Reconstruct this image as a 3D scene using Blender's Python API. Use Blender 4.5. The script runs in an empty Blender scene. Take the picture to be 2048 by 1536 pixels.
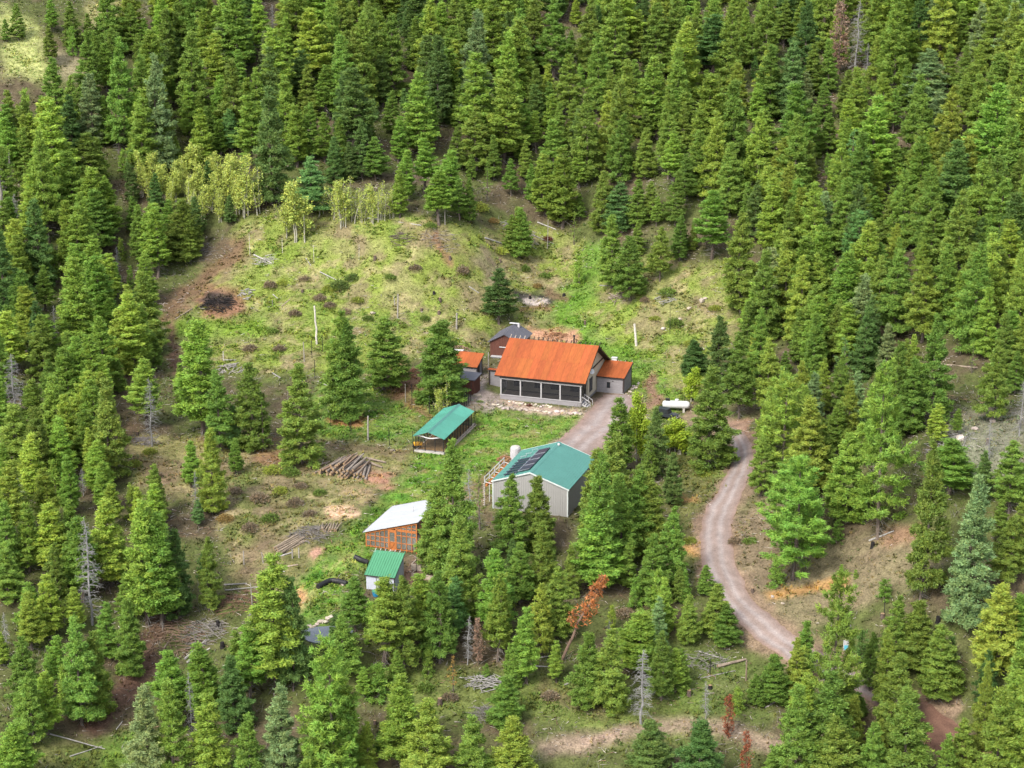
import bpy, math, random
import numpy as np
from mathutils import Vector, Matrix

SC = bpy.context.scene
COL = SC.collection
R = math.radians
rnd = random.Random(7)
nrg = np.random.default_rng(11)

# ------------------------------------------------------------------ camera, sky, sun, exposure
PITCH, FPX, HC = 17.5, 3988.0, 87.5
cam_d = bpy.data.cameras.new('camera')
cam_d.sensor_width = 36.0
cam_d.lens = FPX / 2048 * 36.0
cam_d.clip_start = 1.0
cam_d.clip_end = 4000.0
cam = bpy.data.objects.new('camera', cam_d)
cam.location = (0, 0, HC)
cam.rotation_euler = (R(90 - PITCH), 0, 0)
COL.objects.link(cam)
SC.camera = cam

SUN_EL, SUN_AZ = 46.0, 215.0          # azimuth the light comes from, clockwise from +Y: behind and left of the camera
world = bpy.data.worlds.new('World')
SC.world = world
world.use_nodes = True
wn = world.node_tree
wn.nodes.clear()
w_out = wn.nodes.new('ShaderNodeOutputWorld')
w_bg = wn.nodes.new('ShaderNodeBackground')
w_sky = wn.nodes.new('ShaderNodeTexSky')
w_sky.sky_type = 'NISHITA'
w_sky.sun_disc = False
w_sky.sun_elevation = R(SUN_EL)
w_sky.sun_rotation = R(SUN_AZ)
w_sky.dust_density = 3.0
w_bg.inputs['Strength'].default_value = 0.15
w_hs = wn.nodes.new('ShaderNodeHueSaturation')       # thin high cloud: a paler sky
w_hs.inputs['Saturation'].default_value = 0.5
wn.links.new(w_sky.outputs[0], w_hs.inputs['Color'])
wn.links.new(w_hs.outputs[0], w_bg.inputs[0])
wn.links.new(w_bg.outputs[0], w_out.inputs[0])

sun_d = bpy.data.lights.new('sun', 'SUN')
sun_d.energy = 1.4
sun_d.angle = R(12.0)
sun_d.color = (1.0, 0.95, 0.86)
sun = bpy.data.objects.new('sun', sun_d)
_az, _el = R(SUN_AZ), R(SUN_EL)
_to = Vector((math.sin(_az) * math.cos(_el), math.cos(_az) * math.cos(_el), math.sin(_el)))
sun.rotation_euler = (-_to).to_track_quat('-Z', 'Y').to_euler()
sun.location = _to * 300
COL.objects.link(sun)

vs = SC.view_settings
vs.view_transform = 'Standard'
vs.look = 'None'
vs.exposure = 1.58
vs.gamma = 1.0
vs.use_curve_mapping = False
SC.cycles.max_bounces = 6
SC.cycles.transparent_max_bounces = 12

# ------------------------------------------------------------------ helpers
_p = R(PITCH)
FW = np.array([0, math.cos(_p), -math.sin(_p)])
UP = np.array([0, math.sin(_p), math.cos(_p)])
CP = np.array([0, 0, HC])


def ray(px, py):
    return FW + np.array([1.0, 0, 0]) * (px - 1024) / FPX - UP * (py - 768) / FPX


def proj(P):
    v = np.asarray(P, float) - CP
    d = v @ FW
    return 1024 + FPX * v[..., 0] / d, 768 - FPX * (v @ UP) / d


def hash2(i, j, s):
    h = (i.astype(np.int64) * 374761393 + j.astype(np.int64) * 668265263 + s * 1442695041) & 0xFFFFFFFF
    h = ((h ^ (h >> 13)) * 1274126177) & 0xFFFFFFFF
    return ((h ^ (h >> 16)) & 0xFFFF) / 65535.0


def vnoise(x, y, s=0):
    xi, yi = np.floor(x), np.floor(y)
    fx, fy = x - xi, y - yi
    fx = fx * fx * (3 - 2 * fx)
    fy = fy * fy * (3 - 2 * fy)
    a, b = hash2(xi, yi, s), hash2(xi + 1, yi, s)
    c, d = hash2(xi, yi + 1, s), hash2(xi + 1, yi + 1, s)
    return (a * (1 - fx) + b * fx) * (1 - fy) + (c * (1 - fx) + d * fx) * fy


def fbm(x, y, s=0, o=4):
    r, a, t = 0, 0.5, 0
    for k in range(o):
        r = r + a * vnoise(x * 2 ** k, y * 2 ** k, s + k * 17)
        t += a
        a *= 0.55
    return r / t


# ------------------------------------------------------------------ terrain heights
CTRL = [  # pixel in the photograph, height above the house ground
    (1080, 806, 0), (1000, 730, 1.1), (985, 705, 1.3), (800, 800, .3), (640, 850, 0), (860, 905, -.8), (700, 940, -1.2),
    (1060, 1025, -2), (1130, 905, -.9), (790, 1105, -3.2), (765, 1185, -4.5), (650, 1270, -6), (1335, 835, -.3), (1255, 780, .2),
    (1480, 880, -.8), (1430, 1050, -3), (1450, 1180, -5.5), (1560, 1290, -8), (1850, 1440, -10.5), (1600, 860, 2.3), (1560, 1000, -.7),
    (1700, 1100, -2.2), (1900, 1190, -1.3), (2048, 1150, 1), (1900, 900, 8.3), (2048, 820, 10), (1700, 750, 6.2), (1500, 640, 6.2),
    (1560, 560, 10.4), (1900, 700, 11), (1700, 500, 14.5), (1700, 300, 23.4), (2048, 500, 20.6), (2048, 300, 27.2), (2048, 100, 38.3), (2048, 0, 43),
    (1150, 620, 4.6), (1110, 520, 8), (1080, 440, 13), (1300, 620, 6), (1270, 690, 2.6), (1300, 560, 9), (1400, 540, 10.5),
    (420, 620, 6), (600, 700, 3.2), (500, 800, 1), (340, 700, 3), (800, 640, 5), (650, 550, 9.6), (560, 440, 15.3), (700, 440, 16),
    (850, 450, 15.8), (960, 475, 13.5), (1000, 540, 8.5), (400, 520, 10), (450, 470, 13),
    (700, 380, 18.7), (1000, 380, 17), (1300, 400, 17.5), (700, 250, 25.2), (1100, 250, 25), (700, 100, 33.7), (1100, 100, 33), (700, 0, 40), (1200, 0, 40), (1500, 100, 34), (1500, 0, 40),
    (300, 420, 15.5), (200, 500, 11.5), (100, 600, 8.5), (0, 700, 6), (0, 400, 18.5), (300, 250, 25), (0, 200, 30), (0, 0, 44), (300, 0, 42),
    (0, 1000, -1), (0, 1300, -7), (0, 1536, -11), (250, 1000, -1.8), (250, 850, .8), (100, 1100, -3), (450, 1000, -1.5), (500, 900, -.3),
    (550, 1100, -3.6), (400, 1250, -8), (300, 1420, -11.5), (1000, 1300, -8.5), (1150, 1450, -11), (900, 1400, -10.5),
    (1024, 1536, -13), (1500, 1536, -13), (2048, 1400, -7), (2048, 1536, -10.5), (500, 1536, -13.5),
]
cpts = []
for a, b, z in CTRL:
    d = ray(a, b)
    t = (z - HC) / d[2]
    cpts.append((t * d[0], t * d[1], z))
for X in (-320, 0, 320):
    for Y, z in ((500, 62), (700, 98), (950, 135), (110, -32), (0, -58), (-100, -70)):
        cpts.append((X, Y, z))
cpts += [(-300, 250, 14), (300, 250, 40), (-300, 380, 45), (300, 380, 62), (-150, 250, 8), (150, 250, 26), (-150, 350, 32), (150, 340, 42)]
cpts = np.array(cpts, float)


def tps_phi(r2):
    return np.where(r2 > 1e-12, r2 * np.log(np.maximum(r2, 1e-12)), 0)


_S = 100.0
_xy = cpts[:, :2] / _S
_n = len(_xy)
_d2 = ((_xy[:, None] - _xy[None]) ** 2).sum(2)
_A = np.zeros((_n + 3, _n + 3))
_A[:_n, :_n] = tps_phi(_d2) + np.eye(_n) * 2e-3
_A[:_n, _n] = 1
_A[:_n, _n + 1:] = _xy
_A[_n, :_n] = 1
_A[_n + 1:, :_n] = _xy.T
_w = np.linalg.solve(_A, np.concatenate([cpts[:, 2], np.zeros(3)]))


def axis(lo, f0, f1, hi, step):
    a = list(np.arange(f0, f1 + 1e-6, step))
    x, s = f0, step
    pre = []
    while x > lo:
        s *= 1.35
        x -= s
        pre.append(x)
    x, s = f1, step
    post = []
    while x < hi:
        s *= 1.35
        x += s
        post.append(x)
    return np.array(pre[::-1] + a + post)


GX = axis(-420, -112, 112, 420, 0.5)
GY = axis(-110, 168, 424, 950, 0.5)
XX, YY = np.meshgrid(GX, GY)
ZZ = np.zeros_like(XX)
for r0 in range(0, XX.shape[0], 40):
    q = np.stack([XX[r0:r0 + 40].ravel(), YY[r0:r0 + 40].ravel()], 1) / _S
    d2 = ((q[:, None] - _xy[None]) ** 2).sum(2)
    ZZ[r0:r0 + 40] = (tps_phi(d2) @ _w[:_n] + _w[_n] + q @ _w[_n + 1:]).reshape(-1, XX.shape[1])
_rough = (fbm(XX / 9, YY / 9, 3, 4) - .5) * 1.1 + (fbm(XX / 1.7, YY / 1.7, 9, 3) - .5) * .35
# level pads under the buildings: x, y, yaw, u0, u1, v0, v1, z
PADS = [(-1.65, 270.35, -18.3, -5, 18, -1.5, 13.5, 0.0), (-2.4, 232.45, -18.5, -1.5, 12, -1, 13, -2.0), (-12.86, 250.26, -17.5, -.7, 5, -.7, 13, -.8),
        (-17.57, 222.67, -19.6, -.7, 7.5, -.7, 9.5, -3.2), (-16.86, 212.95, -15.9, -.5, 4, -.5, 4, -4.5), (-3.1, 287.2, -18, -.5, 5, -.5, 7, 1.3),
        (-8.6, 272.6, -18, -.5, 4.5, -.5, 3, .2), (-9.0, 279.8, -18, -.5, 4.5, -.5, 3.5, .6), (-20.7, 203.5, 0, -2.6, 2.6, -2.4, 2.4, -6.0)]
_flat = np.ones_like(XX)
for x0, y0, yaw, u0, u1, v0, v1, z in PADS:
    c, s = math.cos(R(yaw)), math.sin(R(yaw))
    U = (XX - x0) * c + (YY - y0) * s
    V = -(XX - x0) * s + (YY - y0) * c
    dist = np.hypot(np.maximum(0, np.maximum(u0 - U, U - u1)), np.maximum(0, np.maximum(v0 - V, V - v1)))
    k = np.clip(dist / 4.0, 0, 1)
    k = k * k * (3 - 2 * k)
    ZZ = ZZ * k + z * (1 - k)
    _flat *= np.clip(dist / 3.0, 0, 1)
ZZ = ZZ + _rough * (.12 + .88 * _flat) * np.clip((YY - 60) / 60, 0, 1)


def gz(x, y):
    x = np.asarray(x, float)
    y = np.asarray(y, float)
    i = np.clip(np.searchsorted(GX, x) - 1, 0, len(GX) - 2)
    j = np.clip(np.searchsorted(GY, y) - 1, 0, len(GY) - 2)
    fx = np.clip((x - GX[i]) / (GX[i + 1] - GX[i]), 0, 1)
    fy = np.clip((y - GY[j]) / (GY[j + 1] - GY[j]), 0, 1)
    return (ZZ[j, i] * (1 - fx) + ZZ[j, i + 1] * fx) * (1 - fy) + (ZZ[j + 1, i] * (1 - fx) + ZZ[j + 1, i + 1] * fx) * fy


def hit(px, py):
    """the ground point seen at this pixel of the photograph"""
    d = ray(px, py)
    t = np.arange(120.0, 620.0, .25)
    P = CP + t[:, None] * d
    below = P[:, 2] <= gz(P[:, 0], P[:, 1])
    k = int(np.argmax(below)) if below.any() else len(t) - 1
    return np.array([P[k, 0], P[k, 1], float(gz(P[k, 0], P[k, 1]))])


def height_at(P, ytop):
    k = (768 - ytop) / FPX
    v = P - CP
    return ((k * (v @ FW)) - (v @ UP)) / (UP[2] - k * FW[2])


def mpp(P):
    return float((P - CP) @ FW) / FPX

# ------------------------------------------------------------------ object helpers
def tag(o, label=None, cat=None, group=None, kind=None):
    if label:
        o['label'] = label
    if cat:
        o['category'] = cat
    if group:
        o['group'] = group
    if kind:
        o['kind'] = kind
    return o


def empty(name, loc, yaw=0.0):
    o = bpy.data.objects.new(name, None)
    o.location = tuple(float(v) for v in loc)
    o.rotation_euler = (0, 0, R(yaw))
    o.empty_display_size = .3
    COL.objects.link(o)
    return o


def link(name, me, parent=None, color=None):
    o = bpy.data.objects.new(name, me)
    COL.objects.link(o)
    if parent is not None:
        o.parent = parent
    if color is not None:
        o.color = (*color, 1)
    return o


class MB:
    """collects solids, then links them as one mesh object"""

    def __init__(s):
        s.v, s.f = [], []

    def add(s, vs, fs):
        b = len(s.v)
        s.v += [tuple(map(float, p)) for p in vs]
        s.f += [tuple(b + i for i in f) for f in fs]
        return s

    def box(s, x0, x1, y0, y1, z0, z1):
        return s.add([(x0, y0, z0), (x1, y0, z0), (x1, y1, z0), (x0, y1, z0), (x0, y0, z1), (x1, y0, z1), (x1, y1, z1), (x0, y1, z1)],
                     [(3, 2, 1, 0), (4, 5, 6, 7), (0, 1, 5, 4), (1, 2, 6, 5), (2, 3, 7, 6), (3, 0, 4, 7)])

    def slab(s, a, b, c, d, t):
        """quad a b c d (counter-clockwise seen from outside) thickened inwards by t"""
        P = [np.array(p, float) for p in (a, b, c, d)]
        n = np.cross(P[1] - P[0], P[3] - P[0])
        n /= np.linalg.norm(n)
        Q = [p - n * t for p in P]
        return s.add(P + Q, [(0, 1, 2, 3), (7, 6, 5, 4), (1, 0, 4, 5), (2, 1, 5, 6), (3, 2, 6, 7), (0, 3, 7, 4)])

    def poly(s, pts, d):
        """flat polygon pts extruded by the vector d"""
        n = len(pts)
        P = [np.array(p, float) for p in pts]
        Q = [p + np.array(d, float) for p in P]
        return s.add(P + Q, [tuple(range(n)), tuple(range(2 * n - 1, n - 1, -1))] + [((i + 1) % n, i, n + i, n + (i + 1) % n) for i in range(n)])

    def bar(s, a, b, w, h=None):
        h = h or w
        a, b = np.array(a, float), np.array(b, float)
        d = (b - a) / np.linalg.norm(b - a)
        r = np.array([0, 0, 1.0]) if abs(d[2]) < .9 else np.array([0, 1.0, 0])
        x = np.cross(d, r)
        x /= np.linalg.norm(x)
        y = np.cross(x, d)
        o = [(-x * w - y * h) / 2, (x * w - y * h) / 2, (x * w + y * h) / 2, (-x * w + y * h) / 2]
        return s.add([a + k for k in o] + [b + k for k in o], [(3, 2, 1, 0), (4, 5, 6, 7), (0, 1, 5, 4), (1, 2, 6, 5), (2, 3, 7, 6), (3, 0, 4, 7)])

    def tube(s, pts, rad, n=8, cap=True):
        P = [np.array(p, float) for p in pts]
        rad = rad if hasattr(rad, '__len__') else [rad] * len(P)
        b = len(s.v)
        for i, p in enumerate(P):
            d = P[min(i + 1, len(P) - 1)] - P[max(i - 1, 0)]
            d /= np.linalg.norm(d) + 1e-9
            r = np.array([0, 0, 1.0]) if abs(d[2]) < .9 else np.array([0, 1.0, 0])
            x = np.cross(d, r)
            x /= np.linalg.norm(x)
            y = np.cross(d, x)
            for k in range(n):
                a = 2 * math.pi * k / n
                s.v.append(tuple(p + rad[i] * (x * math.cos(a) + y * math.sin(a))))
        for i in range(len(P) - 1):
            for k in range(n):
                k2 = (k + 1) % n
                s.f.append((b + i * n + k, b + i * n + k2, b + (i + 1) * n + k2, b + (i + 1) * n + k))
        if cap:
            s.f.append(tuple(b + k for k in range(n - 1, -1, -1)))
            e = b + (len(P) - 1) * n
            s.f.append(tuple(e + k for k in range(n)))
        return s

    def mesh(s, name, m, smooth=False):
        me = bpy.data.meshes.new(name)
        me.from_pydata(s.v, [], s.f)
        me.materials.append(m)
        if smooth:
            me.polygons.foreach_set('use_smooth', [True] * len(me.polygons))
        me.update()
        return me

    def build(s, name, m, parent=None, color=None, smooth=False):
        return link(name, s.mesh(name, m, smooth), parent, color)


def tri_mesh(name, V, F, m, cols=None):
    """mesh from arrays of vertices and triangles, optional colour per vertex"""
    me = bpy.data.meshes.new(name)
    V = np.asarray(V, np.float32)
    F = np.asarray(F, np.int32)
    k = F.shape[1]
    me.vertices.add(len(V))
    me.vertices.foreach_set('co', V.ravel())
    me.loops.add(F.size)
    me.loops.foreach_set('vertex_index', F.ravel())
    me.polygons.add(len(F))
    me.polygons.foreach_set('loop_start', np.arange(0, F.size, k, dtype=np.int32))
    me.polygons.foreach_set('loop_total', np.full(len(F), k, np.int32))
    me.update(calc_edges=True)
    if cols is not None:
        at = me.color_attributes.new('Col', 'FLOAT_COLOR', 'POINT')
        c = np.ones((len(V), 4), np.float32)
        c[:, :3] = cols
        at.data.foreach_set('color', c.ravel())
    me.materials.append(m)
    return me


# ------------------------------------------------------------------ materials
def mat(name, color=(1, 1, 1), rough=.8, var=.2, scale=3.0, metal=0.0, bump=0.0, spec=.3, obj=False, attr=False, stretch=None, alpha=1.0, trans=0.0, fine=0.0):
    m = bpy.data.materials.new(name)
    m.use_nodes = True
    nt = m.node_tree
    N, L = nt.nodes, nt.links
    bs = N['Principled BSDF']
    bs.inputs['Roughness'].default_value = rough
    bs.inputs['Metallic'].default_value = metal
    bs.inputs['Specular IOR Level'].default_value = spec
    bs.inputs['Alpha'].default_value = alpha
    tc = N.new('ShaderNodeTexCoord')
    src = tc.outputs['Object']
    if stretch:
        mp = N.new('ShaderNodeMapping')
        mp.inputs['Scale'].default_value = stretch
        L.new(src, mp.inputs['Vector'])
        src = mp.outputs['Vector']
    no = N.new('ShaderNodeTexNoise')
    no.inputs['Scale'].default_value = scale
    no.inputs['Detail'].default_value = 5
    no.inputs['Roughness'].default_value = .65
    L.new(src, no.inputs['Vector'])
    rg = N.new('ShaderNodeMapRange')
    rg.inputs['From Min'].default_value = .3
    rg.inputs['From Max'].default_value = .7
    rg.inputs['To Min'].default_value = 1 - var
    rg.inputs['To Max'].default_value = 1 + var
    L.new(no.outputs['Fac'], rg.inputs['Value'])
    fac = rg.outputs[0]
    if fine:
        n2 = N.new('ShaderNodeTexNoise')
        n2.inputs['Scale'].default_value = scale * 5.3
        n2.inputs['Detail'].default_value = 3
        L.new(src, n2.inputs['Vector'])
        r2 = N.new('ShaderNodeMapRange')
        r2.inputs['From Min'].default_value = .3
        r2.inputs['From Max'].default_value = .7
        r2.inputs['To Min'].default_value = 1 - fine
        r2.inputs['To Max'].default_value = 1 + fine
        L.new(n2.outputs['Fac'], r2.inputs['Value'])
        mm = N.new('ShaderNodeMath')
        mm.operation = 'MULTIPLY'
        L.new(fac, mm.inputs[0])
        L.new(r2.outputs[0], mm.inputs[1])
        fac = mm.outputs[0]

    def mulc(a, b):
        x = N.new('ShaderNodeVectorMath')
        x.operation = 'MULTIPLY'
        L.new(a, x.inputs[0])
        L.new(b, x.inputs[1])
        return x.outputs[0]
    cn = N.new('ShaderNodeRGB')
    cn.outputs[0].default_value = (*color, 1)
    c = mulc(cn.outputs[0], fac)
    if obj:
        oi = N.new('ShaderNodeObjectInfo')
        c = mulc(c, oi.outputs['Color'])
    if attr:
        an = N.new('ShaderNodeAttribute')
        an.attribute_name = 'Col'
        c = mulc(c, an.outputs['Color'])
    L.new(c, bs.inputs['Base Color'])
    if bump:
        bp = N.new('ShaderNodeBump')
        bp.inputs['Strength'].default_value = bump
        bp.inputs['Distance'].default_value = .05
        L.new(no.outputs['Fac'], bp.inputs['Height'])
        L.new(bp.outputs[0], bs.inputs['Normal'])
    if trans:
        tr = N.new('ShaderNodeBsdfTranslucent')
        L.new(c, tr.inputs['Color'])
        mx = N.new('ShaderNodeMixShader')
        mx.inputs[0].default_value = trans
        L.new(bs.outputs[0], mx.inputs[1])
        L.new(tr.outputs[0], mx.inputs[2])
        L.new(mx.outputs[0], N['Material Output'].inputs['Surface'])
    return m


M_ground = mat('ground_soil', rough=.95, var=.32, scale=.9, bump=.6, spec=.1, attr=True, fine=.35)
M_road = mat('road_gravel', rough=.95, var=.12, scale=1.2, bump=.5, spec=.1, attr=True, fine=.16)
M_cover = mat('ground_plants', rough=.85, var=.1, scale=1, spec=.15, attr=True, trans=.2)
M_chips = mat('dead_twigs', rough=.9, var=.2, scale=2, spec=.1, attr=True)
M_needle = mat('needles', rough=.6, var=.12, scale=.5, spec=.3, obj=True, attr=True, trans=.4)
M_leaf = mat('leaves', rough=.6, var=.1, scale=.5, spec=.25, obj=True, attr=True, trans=.35)
M_bark = mat('bark', (.1, .08, .066), rough=.9, var=.35, scale=4, bump=.6, spec=.1, obj=True, stretch=(1, 1, .25))
M_dead = mat('dead_wood', (.215, .205, .19), rough=.9, var=.3, scale=3, bump=.4, spec=.1, obj=True)
M_log = mat('peeled_log', (.175, .14, .108), rough=.85, var=.3, scale=2.5, bump=.5, spec=.15, obj=True, fine=.2)
M_cut = mat('cut_log_end', (.24, .165, .095), rough=.85, var=.2, scale=9, spec=.1)
M_stone = mat('stone', (.28, .25, .22), rough=.9, var=.25, scale=3, bump=.6, spec=.2, obj=True)
M_charred = mat('charred_wood', (.02, .018, .018), rough=.9, var=.4, scale=4, spec=.1)

# ------------------------------------------------------------------ ground colours (what the ground itself is made of)
GR, YG, DG = (.105, .21, .025), (.175, .22, .042), (.235, .215, .085)
BR, RB, PK, GE = (.125, .085, .055), (.2, .105, .068), (.3, .215, .175), (.28, .25, .23)
BK, AS, OR, OL, MUD = (.03, .027, .027), (.36, .31, .28), (.33, .19, .075), (.1, .105, .036), (.11, .062, .045)

PX, PY = proj(np.stack([XX, YY, ZZ], 2))
_bad = (YY < 120)
PX[_bad] = -9999
PX = PX + (fbm(XX / 2.5, YY / 2.5, 21, 4) - .5) * 46
PY = PY + (fbm(XX / 2.5, YY / 2.5, 33, 4) - .5) * 26
_n1 = fbm(XX / 6, YY / 6, 41, 4)
_n2 = fbm(XX / 1.1, YY / 1.1, 47, 3)
GC = np.zeros(XX.shape + (3,))
_k = np.clip((_n1 - .36) * 5, 0, 1)[..., None]
GC[:] = np.array((.088, .07, .042)) * (1 - _k) + np.array((.075, .088, .028)) * _k


def blend(w, c, amt):
    w = (np.clip(w, 0, 1) * amt)[..., None]
    GC[:] = GC * (1 - w) + np.array(c) * w


def poly_w(pts, soft):
    pts = np.array(pts, float)
    lo, hi = pts.min(0) - soft - 60, pts.max(0) + soft + 60
    sel = (PX > lo[0]) & (PX < hi[0]) & (PY > lo[1]) & (PY < hi[1])
    x, y = PX[sel], PY[sel]
    ins = np.zeros(len(x), bool)
    dm = np.full(len(x), 1e9)
    for i in range(len(pts)):
        a, b = pts[i], pts[(i + 1) % len(pts)]
        ins ^= ((a[1] > y) != (b[1] > y)) & (x < (b[0] - a[0]) * (y - a[1]) / (b[1] - a[1] + 1e-9) + a[0])
        ab = b - a
        t = np.clip(((x - a[0]) * ab[0] + (y - a[1]) * ab[1]) / (ab @ ab + 1e-9), 0, 1)
        dm = np.minimum(dm, np.hypot(x - a[0] - t * ab[0], y - a[1] - t * ab[1]))
    w = np.zeros(PX.shape)
    w[sel] = np.clip(.5 + np.where(ins, dm, -dm) / soft, 0, 1)
    return w


def stroke_w(pts, wd, soft, ysq=1.0):
    pts = np.array(pts, float)
    w = np.zeros(PX.shape)
    lo, hi = pts.min(0) - wd - soft - 30, pts.max(0) + wd + soft + 30
    sel = (PX > lo[0]) & (PX < hi[0]) & (PY > lo[1]) & (PY < hi[1])
    x, y = PX[sel], PY[sel]
    dm = np.full(len(x), 1e9)
    for a, b in zip(pts[:-1], pts[1:]):
        ab = b - a
        t = np.clip(((x - a[0]) * ab[0] + (y - a[1]) * ab[1]) / (ab @ ab + 1e-9), 0, 1)
        dm = np.minimum(dm, np.hypot(x - a[0] - t * ab[0], y - a[1] - t * ab[1]))
    w[sel] = np.clip(.5 + (wd - dm) / soft, 0, 1)
    return w


CLEAR = [  # open ground: polygon, colour, amount
    ([(480, 440), (560, 425), (700, 428), (860, 438), (1000, 478), (1040, 560), (1000, 640), (980, 700), (860, 700), (780, 745), (640, 745), (440, 750), (345, 700), (325, 640), (400, 560), (470, 500)], YG, .85),
    ([(1000, 450), (1100, 450), (1200, 510), (1440, 530), (1480, 640), (1420, 760), (1340, 830), (1260, 790), (1200, 700), (1100, 690), (1030, 660), (1040, 580)], YG, .9),
    ([(950, 825), (1160, 828), (1110, 890), (1020, 960), (1000, 1030), (860, 1010), (720, 1130), (650, 1260), (545, 1250), (570, 1180), (680, 1070), (800, 965), (825, 905), (950, 870)], GR, .9),
    ([(645, 760), (840, 760), (880, 830), (820, 885), (640, 880), (600, 820)], GR, .7),
    ([(250, 890), (520, 880), (640, 895), (830, 900), (790, 960), (650, 1060), (560, 1190), (470, 1160), (430, 1010), (270, 970)], DG, .55),
    ([(440, 950), (640, 965), (660, 1050), (560, 1170), (470, 1160), (430, 1010)], OL, .75),
    ([(1480, 860), (1500, 900), (1500, 1000), (1460, 1060), (1480, 1150), (1590, 1260), (1660, 1240), (1800, 1180), (1900, 1120), (1800, 1050), (1600, 1100), (1540, 1000), (1540, 900)], (.2, .155, .1), .65),
    ([(1300, 900), (1450, 900), (1440, 960), (1400, 1040), (1400, 1130), (1330, 1130), (1330, 1000)], (.13, .135, .045), .8),
    ([(700, 1330), (1000, 1340), (1250, 1360), (1400, 1350), (1440, 1480), (1300, 1500), (1080, 1440), (800, 1440)], (.11, .14, .035), .75),
    ([(1270, 1270), (1560, 1340), (1540, 1440), (1400, 1440), (1290, 1360)], (.1, .14, .035), .6),
    ([(0, 10), (80, 60), (110, 160), (0, 150)], (.3, .32, .12), .95),
    ([(170, 0), (260, 0), (250, 70), (190, 80)], (.26, .24, .11), .9),
    ([(100, 100), (190, 120), (200, 160), (120, 150)], (.28, .24, .15), .8),
    ([(0, 1470), (260, 1500), (240, 1560), (0, 1560)], YG, .2),
    ([(190, 1480), (300, 1460), (330, 1540), (200, 1560)], (.12, .19, .035), .8),
    ([(1880, 830), (2048, 820), (2048, 960), (1900, 960)], (.17, .17, .12), .8),
]
for pts, c, a in CLEAR:
    blend(poly_w(pts, 26), c, a)
open_w = np.zeros(PX.shape)
for pts, c, a in CLEAR[:6]:
    open_w = np.maximum(open_w, poly_w(pts, 20))
open_w *= 1 - .8 * np.maximum(poly_w(CLEAR[2][0], 26), poly_w(CLEAR[3][0], 26))
# patches of brush, dry grass and bare soil over the open ground
blend(open_w * np.clip((_n1 - .52) * 6, 0, 1), (.2, .17, .09), .55)
blend(open_w * np.clip((.44 - _n1) * 6, 0, 1), (.1, .155, .03), .5)
blend(open_w * np.clip((fbm(XX / 3, YY / 3, 77, 4) - .52) * 9, 0, 1), (.165, .12, .08), .65)
lawn_w = np.maximum(poly_w(CLEAR[2][0], 26), poly_w(CLEAR[3][0], 26))
blend(lawn_w * np.clip((fbm(XX / 1.6, YY / 1.6, 177, 3) - .5) * 8, 0, 1), (.17, .2, .05), .6)
blend(lawn_w * np.clip((fbm(XX / 1.3, YY / 1.3, 197, 3) - .6) * 9, 0, 1), (.2, .15, .075), .6)
blend(lawn_w * np.clip((.42 - fbm(XX / 1.2, YY / 1.2, 211, 3)) * 9, 0, 1), (.04, .11, .018), .6)
blend(open_w * np.clip((fbm(XX / 2.2, YY / 2.2, 99, 3) - .62) * 12, 0, 1), (.27, .22, .12), .6)
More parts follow.
